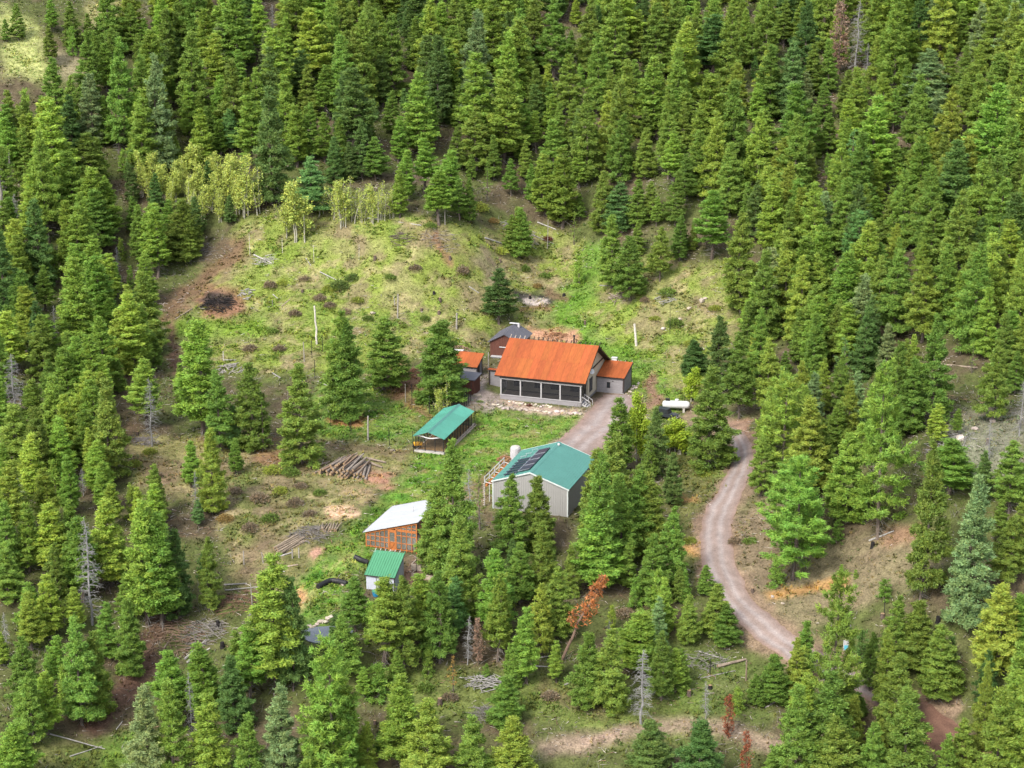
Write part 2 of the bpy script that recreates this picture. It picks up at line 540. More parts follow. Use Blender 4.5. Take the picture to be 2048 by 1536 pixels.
for pts, wd, so, c, a in [
    ([(1195, 505), (1170, 570), (1130, 640), (1180, 690), (1290, 740), (1330, 800)], 26, 30, (.085, .18, .02), .75),
    ([(1080, 620), (1150, 600)], 22, 24, (.085, .18, .02), .5),
    ([(340, 640), (420, 660), (520, 650)], 22, 26, (.12, .2, .025), .7),
    ([(500, 560), (560, 510), (640, 480)], 26, 30, (.14, .2, .03), .5),
    ([(840, 470), (920, 500), (980, 560)], 14, 20, BR, .5),
    ([(865, 465), (905, 530)], 6, 8, RB, .8),
    ([(960, 520), (1000, 580)], 20, 20, (.17, .13, .1), .6),
    ([(480, 490), (440, 540), (370, 590), (330, 640)], 17, 16, (.13, .08, .05), .9),
    ([(345, 655), (345, 720), (360, 760)], 11, 12, MUD, .9),
    ([(270, 700), (250, 860), (330, 950)], 26, 26, BR, .7),
    ([(330, 1230), (300, 1290), (260, 1380), (190, 1440)], 26, 18, MUD, .85),
    ([(280, 890), (400, 900), (480, 880)], 20, 20, DG, .7),
    ([(410, 880), (540, 880)], 10, 12, RB, .5),
    ([(430, 605), (460, 610)], 32, 20, RB, .9),
    ([(425, 600), (450, 600)], 14, 12, BK, .9),
    ([(1040, 595), (1090, 605)], 16, 12, BK, .95),
    ([(1060, 603), (1085, 608)], 9, 7, AS, .95),
    ([(1045, 622), (1100, 622)], 6, 8, RB, .7),
    ([(1105, 590), (1130, 600)], 9, 10, MUD, .8),
    ([(1075, 672), (1140, 674)], 15, 12, (.36, .2, .13), .95),
    ([(790, 735), (830, 770), (800, 775)], 18, 14, RB, .9),
    ([(760, 775), (850, 820), (870, 850)], 9, 10, RB, .7),
    ([(690, 838)], 1, 1, RB, 0),
    ([(665, 838), (720, 842)], 12, 10, (.25, .12, .06), .85),
    ([(520, 915), (600, 912)], 14, 14, (.2, .11, .06), .7),
    ([(640, 885), (740, 900), (830, 905)], 8, 12, BR, .6),
    ([(735, 950), (770, 960)], 15, 12, (.3, .16, .11), .95),
    ([(660, 1022), (700, 1020)], 12, 10, (.42, .28, .19), .9),
    ([(690, 980), (730, 990)], 14, 14, (.26, .18, .11), .6),
    ([(635, 1110)], 1, 1, RB, 0),
    ([(625, 1112), (640, 1105)], 8, 8, (.34, .19, .14), .9),
    ([(605, 1190), (600, 1210)], 13, 10, (.4, .23, .12), .95),
    ([(560, 1010), (520, 1090), (480, 1150)], 16, 20, BR, .5),
    ([(1010, 915), (960, 965), (890, 1010)], 10, 10, (.21, .14, .08), .75),
    ([(960, 985), (985, 1040)], 20, 16, (.17, .12, .075), .8),
    ([(700, 1110), (640, 1170), (600, 1230)], 5, 6, DG, .6),
    ([(740, 1080), (690, 1140)], 4, 5, DG, .5),
    ([(890, 790), (960, 795), (985, 805)], 20, 14, (.25, .205, .18), .95),
    ([(968, 755), (965, 800)], 8, 8, (.25, .205, .18), .95),
    ([(1010, 812), (1090, 820), (1160, 826)], 8, 8, (.34, .25, .2), .9),
    ([(1300, 760), (1310, 800), (1280, 830)], 14, 12, (.2, .12, .085), .95),
    ([(835, 1130), (850, 1150)], 18, 14, (.2, .13, .09), .8),
    ([(812, 1150), (820, 1160)], 12, 10, (.27, .16, .11), .8),
    ([(1330, 1100), (1390, 1100)], 8, 8, OR, .9),
    ([(1360, 998), (1390, 995)], 5, 6, OR, .9),
    ([(1540, 1190), (1680, 1165)], 13, 12, OR, .85),
    ([(1780, 1080), (1850, 1060)], 16, 16, RB, .6),
    ([(1090, 1500), (1250, 1465), (1400, 1450), (1550, 1490)], 18, 20, (.23, .17, .125), .85),
    ([(1170, 1480), (1260, 1455)], 8, 8, (.28, .2, .155), .6),
    ([(1860, 1400), (1900, 1410)], 24, 16, (.22, .15, .11), .8),
    ([(1080, 1370), (1200, 1420)], 16, 18, BR, .5),
    ([(1350, 160), (1380, 180)], 16, 12, (.3, .19, .13), .9),
    ([(850, 160), (890, 180)], 14, 14, (.2, .14, .09), .8),
    ([(1470, 850), (1490, 862)], 16, 10, (.26, .14, .1), .95),
    ([(1290, 830), (1450, 860)], 14, 16, (.12, .18, .03), .6),
    ([(1420, 900), (1440, 950)], 16, 18, (.12, .18, .03), .6),
]:
    if a:
        blend(stroke_w(pts, wd, so), c, a)
# bare, trampled margin of the roads and the drive
ROAD_L = [(1395, 848), (1430, 858), (1453, 876), (1465, 905), (1460, 935), (1445, 965), (1424, 1000), (1405, 1040), (1400, 1080), (1405, 1120), (1415, 1165), (1440, 1205), (1475, 1243), (1510, 1278), (1545, 1303), (1590, 1330), (1680, 1370), (1760, 1420), (1840, 1480), (1960, 1590)]
ROAD_R = [(1405, 838), (1440, 845), (1484, 866), (1503, 893), (1507, 925), (1495, 965), (1480, 1000), (1466, 1040), (1465, 1080), (1470, 1120), (1485, 1160), (1505, 1198), (1535, 1228), (1565, 1252), (1600, 1278), (1650, 1312), (1720, 1345), (1800, 1380), (1890, 1430), (2030, 1540)]
DRIVE_L = [(1085, 905), (1105, 890), (1130, 868), (1155, 846), (1180, 822), (1195, 803), (1205, 790)]
DRIVE_R = [(1190, 912), (1212, 892), (1240, 868), (1268, 845), (1280, 825), (1282, 806), (1268, 790)]
mid = [((a[0] + b[0]) / 2, (a[1] + b[1]) / 2) for a, b in zip(ROAD_L, ROAD_R)]
blend(stroke_w(mid[:9], 34, 14), (.2, .14, .1), .8)
blend(stroke_w(mid[8:], 44, 18), (.22, .15, .105), .8)
blend(poly_w(DRIVE_L + DRIVE_R[::-1], 22), PK, .95)
GC *= (.84 * (.74 + .52 * _n2))[..., None]

_nx = len(GX)
_idx = np.arange(XX.size).reshape(XX.shape)
_q = np.stack([_idx[:-1, :-1], _idx[:-1, 1:], _idx[1:, 1:], _idx[1:, :-1]], 2).reshape(-1, 4)
g_me = tri_mesh('ground', np.stack([XX, YY, ZZ], 2).reshape(-1, 3), _q, M_ground, GC.reshape(-1, 3))
g_me.polygons.foreach_set('use_smooth', np.ones(len(_q), bool))
tag(link('ground', g_me), 'grassy and bare forest soil of the mountainside and the homestead clearing', kind='structure')


def gcol(x, y):
    i = np.clip(np.searchsorted(GX, x) - 1, 0, len(GX) - 2)
    j = np.clip(np.searchsorted(GY, y) - 1, 0, len(GY) - 2)
    return GC[j, i]


def spline(P, n):
    P = np.array(P, float)
    out = []
    for i in range(len(P) - 1):
        p0, p1, p2, p3 = P[max(i - 1, 0)], P[i], P[i + 1], P[min(i + 2, len(P) - 1)]
        for t in np.linspace(0, 1, n, endpoint=False):
            out.append(.5 * (2 * p1 + (p2 - p0) * t + (2 * p0 - 5 * p1 + 4 * p2 - p3) * t * t + (3 * p1 - 3 * p2 + p3 - p0) * t ** 3))
    out.append(P[-1])
    return np.array(out)


def ribbon(name, label, Lp, Rp, c_mid, c_rut, rut, lift=.06, mud=None):
    A = spline([hit(*p)[:2] for p in Lp], 8)
    B = spline([hit(*p)[:2] for p in Rp], 8)
    n, k = len(A), 15
    s = np.linspace(0, 1, k)
    wob = (fbm(np.arange(n) / 3.0, np.zeros(n), 5, 3) - .5) * .16
    wob2 = (fbm(np.arange(n) / 3.0, np.zeros(n) + 9, 6, 3) - .5) * .16
    S = (0 + wob)[:, None] * (1 - s) + (1 + wob2)[:, None] * s
    X = A[:, 0:1] * (1 - S) + B[:, 0:1] * S
    Y = A[:, 1:2] * (1 - S) + B[:, 1:2] * S
    Z = gz(X, Y)
    edge = np.minimum(s, 1 - s)
    prof = lift * np.clip(edge * 9, -.3, 1)
    for r in rut:
        prof = prof - .05 * np.exp(-((s - r) / .07) ** 2)
    Z = Z + prof + .03
    C = np.zeros(X.shape + (3,))
    C[:] = c_mid
    for r in rut:
        w = np.exp(-((s - r) / .09) ** 2)[None, :, None] * .8
        C = C * (1 - w) + np.array(c_rut) * w
    e = np.clip(1 - edge * 7, 0, 1)[None, :, None] * .5
    C = C * (1 - e) + np.array((.24, .15, .11)) * e
    C *= .8 * (.8 + .4 * fbm(X / .8, Y / .8, 61, 3))[..., None]
    if mud is not None:
        t = np.clip((np.arange(n) / n - mud) * 14, 0, 1)[:, None, None]
        C = C * (1 - t) + np.array(MUD) * (.75 + .5 * vnoise(X * 3, Y * .6, 8))[..., None] * t
    id_ = np.arange(n * k).reshape(n, k)
    q = np.stack([id_[:-1, :-1], id_[:-1, 1:], id_[1:, 1:], id_[1:, :-1]], 2).reshape(-1, 4)
    me = tri_mesh(name, np.stack([X, Y, Z], 2).reshape(-1, 3), q, M_road, C.reshape(-1, 3))
    me.polygons.foreach_set('use_smooth', np.ones(len(q), bool))
    return tag(link(name, me), label, kind='structure')


ribbon('dirt_road', 'pinkish gravel road winding down between the pines', ROAD_L, ROAD_R, (.235, .18, .158), (.3, .262, .25), (.26, .62), mud=.86)
ribbon('driveway', 'pale gravel drive climbing past the metal barn to the house', DRIVE_L, DRIVE_R, (.24, .182, .16), (.3, .262, .25), (.3, .6), lift=.03)

# ------------------------------------------------------------------ buildings
M_rust = mat('rusted_roof_metal', (.235, .06, .0155), rough=.75, var=.16, scale=.8, spec=.25, obj=True, stretch=(2.2, .35, .35), fine=.14)
M_grey = mat('grey_stained_board', (.19, .18, .185), rough=.85, var=.14, scale=1.5, spec=.15, stretch=(.4, .4, 5), fine=.1)
M_greyp = mat('grey_painted_post', (.29, .28, .28), rough=.7, var=.08, scale=2)
M_beige = mat('beige_wall_panel', (.46, .41, .315), rough=.85, var=.08, scale=.9, spec=.15)
M_trim = mat('dark_brown_trim', (.03, .022, .02), rough=.6, var=.2, scale=3)
M_glass = mat('dark_window_glass', (.02, .024, .028), rough=.12, var=.1, scale=1, spec=.6)
M_screen = mat('insect_screen', (.014, .015, .018), rough=.7, var=.1, scale=1, alpha=.5, spec=.2)
M_black = mat('black_metal', (.015, .015, .016), rough=.5, var=.2, scale=3)
M_white = mat('white_paint', (.42, .42, .42), rough=.5, var=.05, scale=2)
M_shedw = mat('pale_shed_board', (.33, .35, .395), rough=.75, var=.07, scale=2, spec=.2)
M_green = mat('green_roof_metal', (.058, .172, .146), rough=.5, var=.07, scale=.7, spec=.4, fine=.04)
M_teal = mat('turquoise_roof_metal', (.056, .215, .16), rough=.5, var=.1, scale=.9, spec=.4, obj=True)
M_greens = mat('ribbed_green_metal', (.05, .185, .095), rough=.5, var=.08, scale=.8, spec=.4)
M_siding = mat('tan_grey_siding', (.235, .23, .218), rough=.55, var=.05, scale=.6, spec=.3)
M_fascia = mat('pale_metal_trim', (.42, .45, .43), rough=.5, var=.05, scale=1)
M_solar = mat('solar_cells', (.022, .028, .05), rough=.3, var=.1, scale=2, spec=.35)
M_alu = mat('aluminium_frame', (.4, .43, .45), rough=.4, var=.08, scale=2, metal=.6)
M_brown = mat('dark_brown_board', (.085, .032, .022), rough=.8, var=.25, scale=2, stretch=(4, 4, .4), fine=.12)
M_slate = mat('dark_grey_roof', (.085, .085, .1), rough=.6, var=.12, scale=1.2, spec=.35)
M_orangew = mat('orange_stained_timber', (.32, .11, .03), rough=.7, var=.2, scale=2.5, fine=.12)
M_poly = mat('white_polycarbonate', (.36, .37, .38), rough=.4, var=.05, scale=.7, spec=.4)
M_pane = mat('hazy_window_pane', (.22, .22, .19), rough=.15, var=.3, scale=.6, alpha=.28, spec=.5)
M_conc = mat('concrete', (.33, .31, .28), rough=.9, var=.15, scale=2, bump=.3)
M_mesh = mat('wire_mesh', (.03, .03, .03), rough=.6, var=.1, alpha=.16)
M_soil = mat('dark_bed_soil', (.12, .075, .055), rough=.95, var=.35, scale=4, bump=.6, fine=.3)
M_straw = mat('straw_bedding', (.26, .16, .07), rough=.95, var=.35, scale=2.5, bump=.5, fine=.3)
M_tank = mat('grey_tank_plastic', (.34, .33, .34), rough=.6, var=.12, scale=1.5)
M_timber = mat('weathered_timber', (.3, .25, .2), rough=.9, var=.25, scale=3)


def wall_boards(mb, u0, u1, v, h0, h1, step, side=-1, th=.05, horizontal=True):
    """lapped boards on a wall in the u direction, facing -v (side -1) or +v"""
    if horizontal:
        n = max(1, round((h1 - h0) / step))
        s = (h1 - h0) / n
        for i in range(n):
            z0 = h0 + i * s
            mb.slab((u0, v + side * .02, z0), (u1, v + side * .02, z0), (u1, v, z0 + s - .012), (u0, v, z0 + s - .012), th) if side < 0 else \
                mb.slab((u1, v + .02, z0), (u0, v + .02, z0), (u0, v, z0 + s - .012), (u1, v, z0 + s - .012), th)
    return mb


def wall_boards_side(mb, u, v0, v1, h0, h1, step, th=.05):
    n = max(1, round((h1 - h0) / step))
    s = (h1 - h0) / n
    for i in range(n):
        z0 = h0 + i * s
        mb.slab((u + .02, v0, z0), (u + .02, v1, z0), (u, v1, z0 + s - .012), (u, v0, z0 + s - .012), th)
    return mb


# ---- the main house
HL = 11.97
house = tag(empty('house', (-1.65, 270.35, 0), -18.3), 'house with a big rusty orange roof and a screened front porch', 'house')
OL_, OR_, HE, VR, HR, VB, HB = -.7, HL + .77, 3.68, 6.21, 7.3, 12.58, 3.48
kf = (HR - HE) / (VR + .6)
kb = (HR - HB) / (VB - VR)
MB().slab((OL_, -.6, HE), (OR_, -.6, HE), (OR_, VR, HR), (OL_, VR, HR), .2).build('roof_deck', M_trim, house)
MB().slab((OR_, VB, HB), (OL_, VB, HB), (OL_, VR + .01, HR - .01), (OR_, VR + .01, HR - .01), .2).build('roof_deck', M_trim, house)
for face in (0, 1):
    nw = 14
    w = (OR_ - OL_) / nw
    for i in range(nw):
        for j in range(2):
            a, b = OL_ + i * w + .006, OL_ + (i + 1) * w - .006
            t0, t1 = (0, .52) if j == 0 else (.5, 1.0)
            up = .035 + .012 * j + .008 * (i % 2)
            tone = rnd.uniform(.9, 1.1)
            c = (tone, tone * rnd.uniform(.9, 1.12), tone)
            if face == 0:
                g = lambda t: (-.62 + (VR + .62) * t, HE + (HR - HE) * t + up)
                (v0, h0), (v1, h1) = g(t0), g(t1)
                MB().slab((a, v0, h0), (b, v0, h0), (b, v1, h1), (a, v1, h1), .03).build('roof_sheet', M_rust, house, c)
            else:
                g = lambda t: (VB + .02 + (VR + .03 - VB) * t, HB + (HR - HB) * t + up)
                (v0, h0), (v1, h1) = g(t0), g(t1)
                MB().slab((b, v0, h0), (a, v0, h0), (a, v1, h1), (b, v1, h1), .03).build('roof_sheet', M_rust, house, c)
for i in range(20):
    u = OL_ + .05 + (OR_ - OL_ - .1) * i / 19
    L_ = .85 if i in (0, 19) else rnd.uniform(.7, .85)
    MB().bar((u, VR - .35, HR - .2 - .35 * kf), (u, VR + L_, HR - .16 + L_ * kf), .09, .13).build('rafter_tail', M_trim if i > 3 else M_timber, house)
wall_boards(MB(), -.02, HL + .02, 0, -.4, .68, .18).build('porch_wall', M_grey, house)
wall_boards_side(MB(), HL - .02, .06, 2.75, -.4, .68, .18).build('porch_wall', M_grey, house)
MB().box(-.1, HL + .1, -.09, .13, .7, .79).build('porch_sill', M_greyp, house)
MB().box(.05, HL - .1, .14, 2.7, .52, .6).build('porch_floor', M_timber, house)
for i, u in enumerate((0.0, .247, .508, .746, 1.0)):
    MB().box(u * (HL - .18), u * (HL - .18) + .18, -.06, .12, .8, 3.02).build('porch_post', M_greyp, house)
MB().box(-.12, HL + .12, -.08, .14, 3.03, 3.22).build('porch_beam', M_greyp, house)
MB().box(-.1, HL + .1, -.02, .1, 3.23, 3.55).build('porch_beam', M_trim, house)
us = [q * (HL - .18) for q in (0.0, .247, .508, .746, 1.0)]
for a, b in zip(us[:-1], us[1:]):
    MB().box(a + .19, b - .01, .02, .03, .8, 3.02).build('porch_screen', M_screen, house)
    MB().box(a + .19, b - .01, .04, .1, 1.5, 1.57).build('porch_rail', M_trim, house)
MB().box(HL - .05, HL - .04, .14, 2.7, .8, 3.1).build('porch_screen', M_screen, house)
MB().box(.01, .02, .14, 2.7, .8, 3.1).build('porch_screen', M_screen, house)
MB().box(.1, HL - .3, 2.8, 2.95, .6, 4.6).build('front_wall', M_beige, house)
for a in (1.2, 4.3, 6.7, 9.6):
    f = MB().box(a - .07, a + 1.27, 2.74, 2.78, 1.3, 2.75).build('window_frame', M_trim, house)
    MB().box(a, a + 1.2, 2.71, 2.735, 1.37, 2.68).build('pane', M_glass, f)


def gable(u0, u1, m, nm):
    zr = lambda v: (HE + (v + .6) * kf if v < VR else HR - (v - VR) * kb) - .26
    MB().poly([(u0, 2.8, -.4), (u0, 12.1, -.4), (u0, 12.1, zr(12.1)), (u0, VR, zr(VR)), (u0, 2.8, zr(2.8))], (u1 - u0, 0, 0)).build(nm, m, house)


gable(HL - .2, HL, M_beige, 'gable_wall')
gable(.0, .18, M_grey, 'gable_wall')
MB().box(.2, HL - .22, 11.98, 12.1, -.4, 3.6).build('back_wall', M_grey, house)
MB().box(HL + .004, HL + .06, 2.8, 11.2, 4.0, 4.22).build('trim_board', M_trim, house)
MB().box(HL + .004, HL + .05, 2.8, 2.95, -.2, 3.9).build('trim_board', M_trim, house)
MB().box(HL + .004, HL + .04, 2.8, 7.6, -.4, .32).build('base_board', M_grey, house)
w_ = MB().box(HL + .004, HL + .05, 4.1, 5.6, .95, 2.95).build('window_frame', M_trim, house)
MB().box(HL + .052, HL + .07, 4.2, 5.5, 1.05, 2.85).build('pane', M_glass, w_)
w_ = MB().box(HL + .004, HL + .05, 4.6, 5.4, 4.6, 5.7).build('window_frame', M_trim, house)
MB().box(HL + .052, HL + .07, 4.68, 5.32, 4.68, 5.62).build('pane', M_glass, w_)
MB().tube([(8.75, VR + .9, 6.4), (8.75, VR + .9, 8.15)], .11, 10).tube([(8.75, VR + .9, 8.16), (8.75, VR + .9, 8.3)], .18, 10).build('stove_pipe', M_black, house)
dish = MB()
for r0, x0 in ((.34, .52), (.28, .44), (.18, .39)):
    pass
dish.tube([(HL + .42, 3.5, 4.25), (HL + .5, 3.4, 4.32), (HL + .56, 3.33, 4.37)], [.12, .3, .4], 14)
dish.bar((HL + .05, 3.6, 4.1), (HL + .45, 3.5, 4.25), .06)
dish.build('satellite_dish', M_white, house)
# the lean-to wing on the right
wu0, wu1, wv0, wv1 = HL + .08, 16.06, 7.72, 11.88
wall_boards(MB(), wu0, wu1, wv0, -.5, 2.42, .24).build('wing_wall', M_grey, house)
sd = wall_boards_side(MB(), wu1, wv0 + .06, wv1, -.6, 2.3, .24)
sd.poly([(wu1 - .04, wv0 + .06, 2.31), (wu1 - .04, wv1, 2.31), (wu1 - .04, wv1, 3.3), (wu1 - .04, wv0 + .06, 2.4)], (.05, 0, 0))
sd.build('wing_wall', M_grey, house)
MB().box(wu0, wu1 - .06, wv1 - .1, wv1, -.5, 3.25).build('wing_wall', M_grey, house)
MB().slab((wu0, wv0 - .33, 2.44), (wu1 + .22, wv0 - .33, 2.44), (wu1 + .22, wv1 + .25, 3.5), (wu0, wv1 + .25, 3.5), .16).build('roof_deck', M_trim, house)
for i in range(4):
    a = wu0 + i * 1.04
    MB().slab((a + .006, wv0 - .35, 2.48 + .008 * (i % 2)), (a + 1.03, wv0 - .35, 2.48 + .008 * (i % 2)), (a + 1.03, wv1 + .27, 3.54 + .008 * (i % 2)), (a + .006, wv1 + .27, 3.54 + .008 * (i % 2)), .03).build('roof_sheet', M_rust, house, (1.0 + .06 * (i % 2),) * 3)
    MB().bar((a + .9, wv1 + .1, 3.44), (a + .9, wv1 + .6, 3.6), .06, .1).build('rafter_tail', M_timber, house)
w_ = MB().box(13.55, 14.05, wv0 - .06, wv0 - .025, .75, 1.62).build('window_frame', M_trim, house)
MB().box(13.6, 14.0, wv0 - .085, wv0 - .065, .8, 1.57).build('pane', M_glass, w_)
MB().box(14.35, 14.55, wv0 - .09, wv0 - .025, 1.75, 1.84).build('wall_lamp', M_black, house)
MB().box(wu1 - .14, wu1 + .05, wv0 - .07, wv0 + .05, .2, 2.3).build('corner_board', M_trim, house)
MB().box(wu1 + .022, wu1 + .06, wv1 - .12, wv1 + .03, -.5, 3.28).build('corner_board', M_trim, house)
# the low wing on the left
wall_boards(MB(), -3.4, -.05, 5.2, -.4, 2.35, .24).build('side_wing_wall', M_grey, house)
MB().box(-3.4, -.05, 5.28, 5.7, -.4, 2.3).build('side_wing_wall', M_grey, house)
MB().box(-3.5, -3.3, 5.1, 5.21, -.3, 2.4).build('corner_board', M_trim, house)
MB().slab((-3.65, 4.95, 2.62), (-.02, 4.95, 2.62), (-.02, 5.9, 2.55), (-3.65, 5.9, 2.55), .12).build('roof_deck', M_trim, house)
for i in range(3):
    a = -3.66 + i * 1.21
    MB().slab((a, 4.93, 2.66), (a + 1.2, 4.93, 2.66), (a + 1.2, 5.92, 2.59), (a, 5.92, 2.59), .03).build('roof_sheet', M_rust, house, (1, .95, 1))
# the stair at the right end of the porch
for i in range(4):
    MB().box(HL + .04 + i * .3, HL + .36 + i * .3, .25, 1.35, .42 - i * .18, .48 - i * .18).build('stair_tread', M_greyp, house)
for v in (.2, 1.4):
    MB().bar((HL + .03, v, .4), (HL + 1.25, v, -.3), .05, .22).build('stringer', M_greyp, house)
    MB().bar((HL + .06, v, 1.5), (HL + 1.25, v, .8), .06, .09).build('handrail', M_greyp, house)
    for k in (0, .6, 1.2):
        MB().box(HL + .03 + k, HL + .1 + k, v - .035, v + .035, .4 - k * .55 - .3, 1.46 - k * .58).build('rail_post', M_greyp, house)

# ---- the metal barn
barn = tag(empty('barn', (-2.4, 232.45, -2.0), -18.5), 'tan metal barn with a plain green gable roof', 'barn')
BL, BD, BH, BR_ = 9.8, 11.8, 3.6, 5.25
mb = MB()
mb.poly([(0, 0, -.4), (BL, 0, -.4), (BL, 0, BH), (BL / 2, 0, BR_), (0, 0, BH)], (0, .1, 0))
for i in range(33):
    u = .15 + i * (BL - .3) / 32
    hh = BH + (BR_ - BH) * (1 - abs(u - BL / 2) / (BL / 2)) - .06
    mb.box(u - .035, u + .035, -.035, .002, -.4, hh)
mb.build('front_wall', M_siding, barn)
mb = MB().poly([(0, BD, -.4), (0, BD, BH), (BL / 2, BD, BR_), (BL, BD, BH), (BL, BD, -.4)], (0, -.1, 0))
mb.build('back_wall', M_siding, barn)
for u, sg in ((0, -1), (BL, 1)):
    mb = MB().box(u - .06 if sg > 0 else u, u if sg > 0 else u + .06, .11, BD - .11, -.4, BH - .03)
    for i in range(40):
        v = .2 + i * (BD - .4) / 39
        mb.box(min(u, u + sg * .035), max(u, u + sg * .035), v - .035, v + .035, -.4, BH - .05)
    mb.build('side_wall', M_siding, barn)
ks = (BR_ - BH) / (BL / 2)
ov = .16
for sg in (-1, 1):
    mb = MB()
    ue = -ov if sg < 0 else BL + ov
    P = lambda u, v, d=0.: (u, v, BR_ + .08 - ks * abs(u - BL / 2) + d)
    if sg < 0:
        mb.slab(P(ue, -.14), P(BL / 2 - .003, -.14), P(BL / 2 - .003, BD + .14), P(ue, BD + .14), .06)
    else:
        mb.slab(P(BL / 2 + .003, -.14), P(ue, -.14), P(ue, BD + .14), P(BL / 2 + .003, BD + .14), .06)
    for i in range(32):
        v = .0 + i * BD / 31
        a, b = P(ue, v, .012), P(BL / 2 + sg * .1, v, .012)
        mb.bar(a, b, .05, .03)
    mb.build('roof', M_green, barn)
    a, b = P(ue, -.17, -.06), P(BL / 2, -.17, -.06)
    MB().bar(a, b, .05, .17).build('fascia', M_fascia, barn)
    a, b = P(ue, BD + .17, -.06), P(BL / 2, BD + .17, -.06)
    MB().bar(a, b, .05, .17).build('fascia', M_fascia, barn)
MB().poly([(BL / 2 - .3, -.15, BR_ + .02), (BL / 2, -.15, BR_ + .13), (BL / 2 + .3, -.15, BR_ + .02), (BL / 2, -.15, BR_ + .07)], (0, BD + .3, 0)).build('ridge_cap', M_green, barn)
for u in (.05, BL - .05):
    MB().box(u - .07, u + .07, -.07, -.036, -.4, BH - .02).build('corner_trim', M_fascia, barn)
Pl = lambda u, v, d: (u, v, BR_ + .08 - ks * abs(u - BL / 2) + d)
for i in range(4):
    v0 = .9 + i * 2.15
    fr = MB().slab(Pl(3.05, v0, .2), Pl(4.5, v0, .2), Pl(4.5, v0 + 2.1, .2), Pl(3.05, v0 + 2.1, .2), .05).build('solar_panel', M_solar, barn)
    MB().bar(Pl(3.05, v0 + .0, .23), Pl(4.5, v0, .23), .04).bar(Pl(3.04, v0, .23), Pl(3.04, v0 + 2.1, .23), .04).build('panel_frame', M_alu, fr)
for i in range(6):
    v = .7 + i * 1.1
    MB().slab(Pl(1.15, v, .22), Pl(2.95, v, .22), Pl(2.95, v + .42, .22), Pl(1.15, v + .42, .22), .06).build('solar_strip', M_solar, barn)
for u in (1.3, 2.8):
    MB().bar(Pl(u, .5, .11), Pl(u, 7.2, .11), .05).build('rack_rail', M_alu, barn)
for i, (u, v) in enumerate(((1.9, 8.6), (2.3, 10), (1.5, 7.7))):
    MB().bar(Pl(u - .4, v, .25), Pl(u + .4, v, .25), .05).bar(Pl(u - .3, v, .05), Pl(u - .3, v, .25), .05).bar(Pl(u + .3, v, .05), Pl(u + .3, v, .25), .05).build('rack_bracket', M_alu, barn)
MB().tube([Pl(5.2, 10.9, 0), Pl(5.2, 10.9, .2), Pl(5.2, 10.9, .3)], [.14, .17, .08], 10).build('roof_vent', M_white, barn)

# lumber rack along the left wall of the barn
rack = tag(empty('lumber_rack', (-2.4, 232.45, -2.0), -18.5), 'pale pipe and timber rack along the left side of the metal barn', 'rack')
for i in range(5):
    v = .2 + i * 1.9
    MB().tube([(-1.15, v, -.3), (-1.15, v, 3.9)], .05, 6).build('post', M_white, rack)
    MB().tube([(-1.15, v, 3.3), (-.2, v, 3.1)], .045, 6).build('bracket', M_white, rack)
for h in (3.35, 3.88):
    MB().tube([(-1.15, .1, h), (-1.15, 7.9, h)], .045, 6).build('rail', M_white, rack)
MB().box(-1.0, -.75, .1, 7.8, 2.75, 2.95).build('timber_beam', M_orangew, rack)
for i in range(6):
    v = .5 + i * 1.3
    MB().box(-1.1, -.3, v, v + .18, 2.96, 3.06).build('cross_board', M_orangew, rack)
for k in range(12):
    MB().box(-1.35, -1.08, .05, .3, -.1 + k * .28, -.04 + k * .28).build('rung', M_timber, rack)

# ---- the covered chicken run
run = tag(empty('animal_run', (-12.86, 250.26, -.8), -17.5), 'long open sided animal run under a turquoise gable roof', 'animal run')
RL_, RD = 3.94, 11.9
slab = MB()
slab.box(-.1, RL_ + .1, -.15, .5, -.5, .2)
slab.build('front_kerb', M_conc, run)
MB().box(RL_ - .1, RL_ + .15, .52, RD + 1.2, -.5, .18).build('side_kerb', M_timber, run)
MB().box(RL_ + .2, RL_ + .4, .6, RD + 1.0, -.6, .05).build('side_kerb', M_timber, run)
MB().box(-.12, .08, .52, RD + .1, -.5, .18).build('side_kerb', M_timber, run)
MB().box(.1, RL_ - .12, .52, RD, -.4, .1).build('bedding', M_straw, run)
for i in range(11):
    v = .15 + i * (RD - .25) / 10
    for u in (.0, RL_ - .02):
        MB().box(u - .04, u + .04, v - .04, v + .04, .19, 2.25).build('post', M_black, run)
for u in (1.35, 2.75):
    MB().box(u - .04, u + .04, .1, .18, .2, 2.3).build('post', M_black, run)
for u in (0, RL_ - .02):
    MB().box(u - .03, u + .03, 0, RD, 2.18, 2.25).build('top_rail', M_black, run)
    MB().box(u - .005, u + .005, .2, RD - .15, .2, 2.15).build('wire_mesh', M_mesh, run)
MB().box(.05, RL_ - .06, .135, .145, .2, 2.15).build('wire_mesh', M_mesh, run)
MB().bar((.0, .14, .3), (0.0 + 1.3, .14, 2.1), .05).build('brace', M_black, run)
band = MB()
for i in range(8):
    a, b = i / 8, (i + 1) / 8
    f = lambda t: 2.12 + .09 * math.sin(t * 9) - .1 * math.sin(math.pi * t)
    band.poly([(a * (RL_ - .1) + .05, .02, f(a)), (b * (RL_ - .1) + .05, .02, f(b)), (b * (RL_ - .1) + .05, .02, f(b) + .16), (a * (RL_ - .1) + .05, .02, f(a) + .16)], (0, .04, 0))
band.build('sagging_tarp_band', M_white, run)
HRn, HEn = 3.0, 2.2
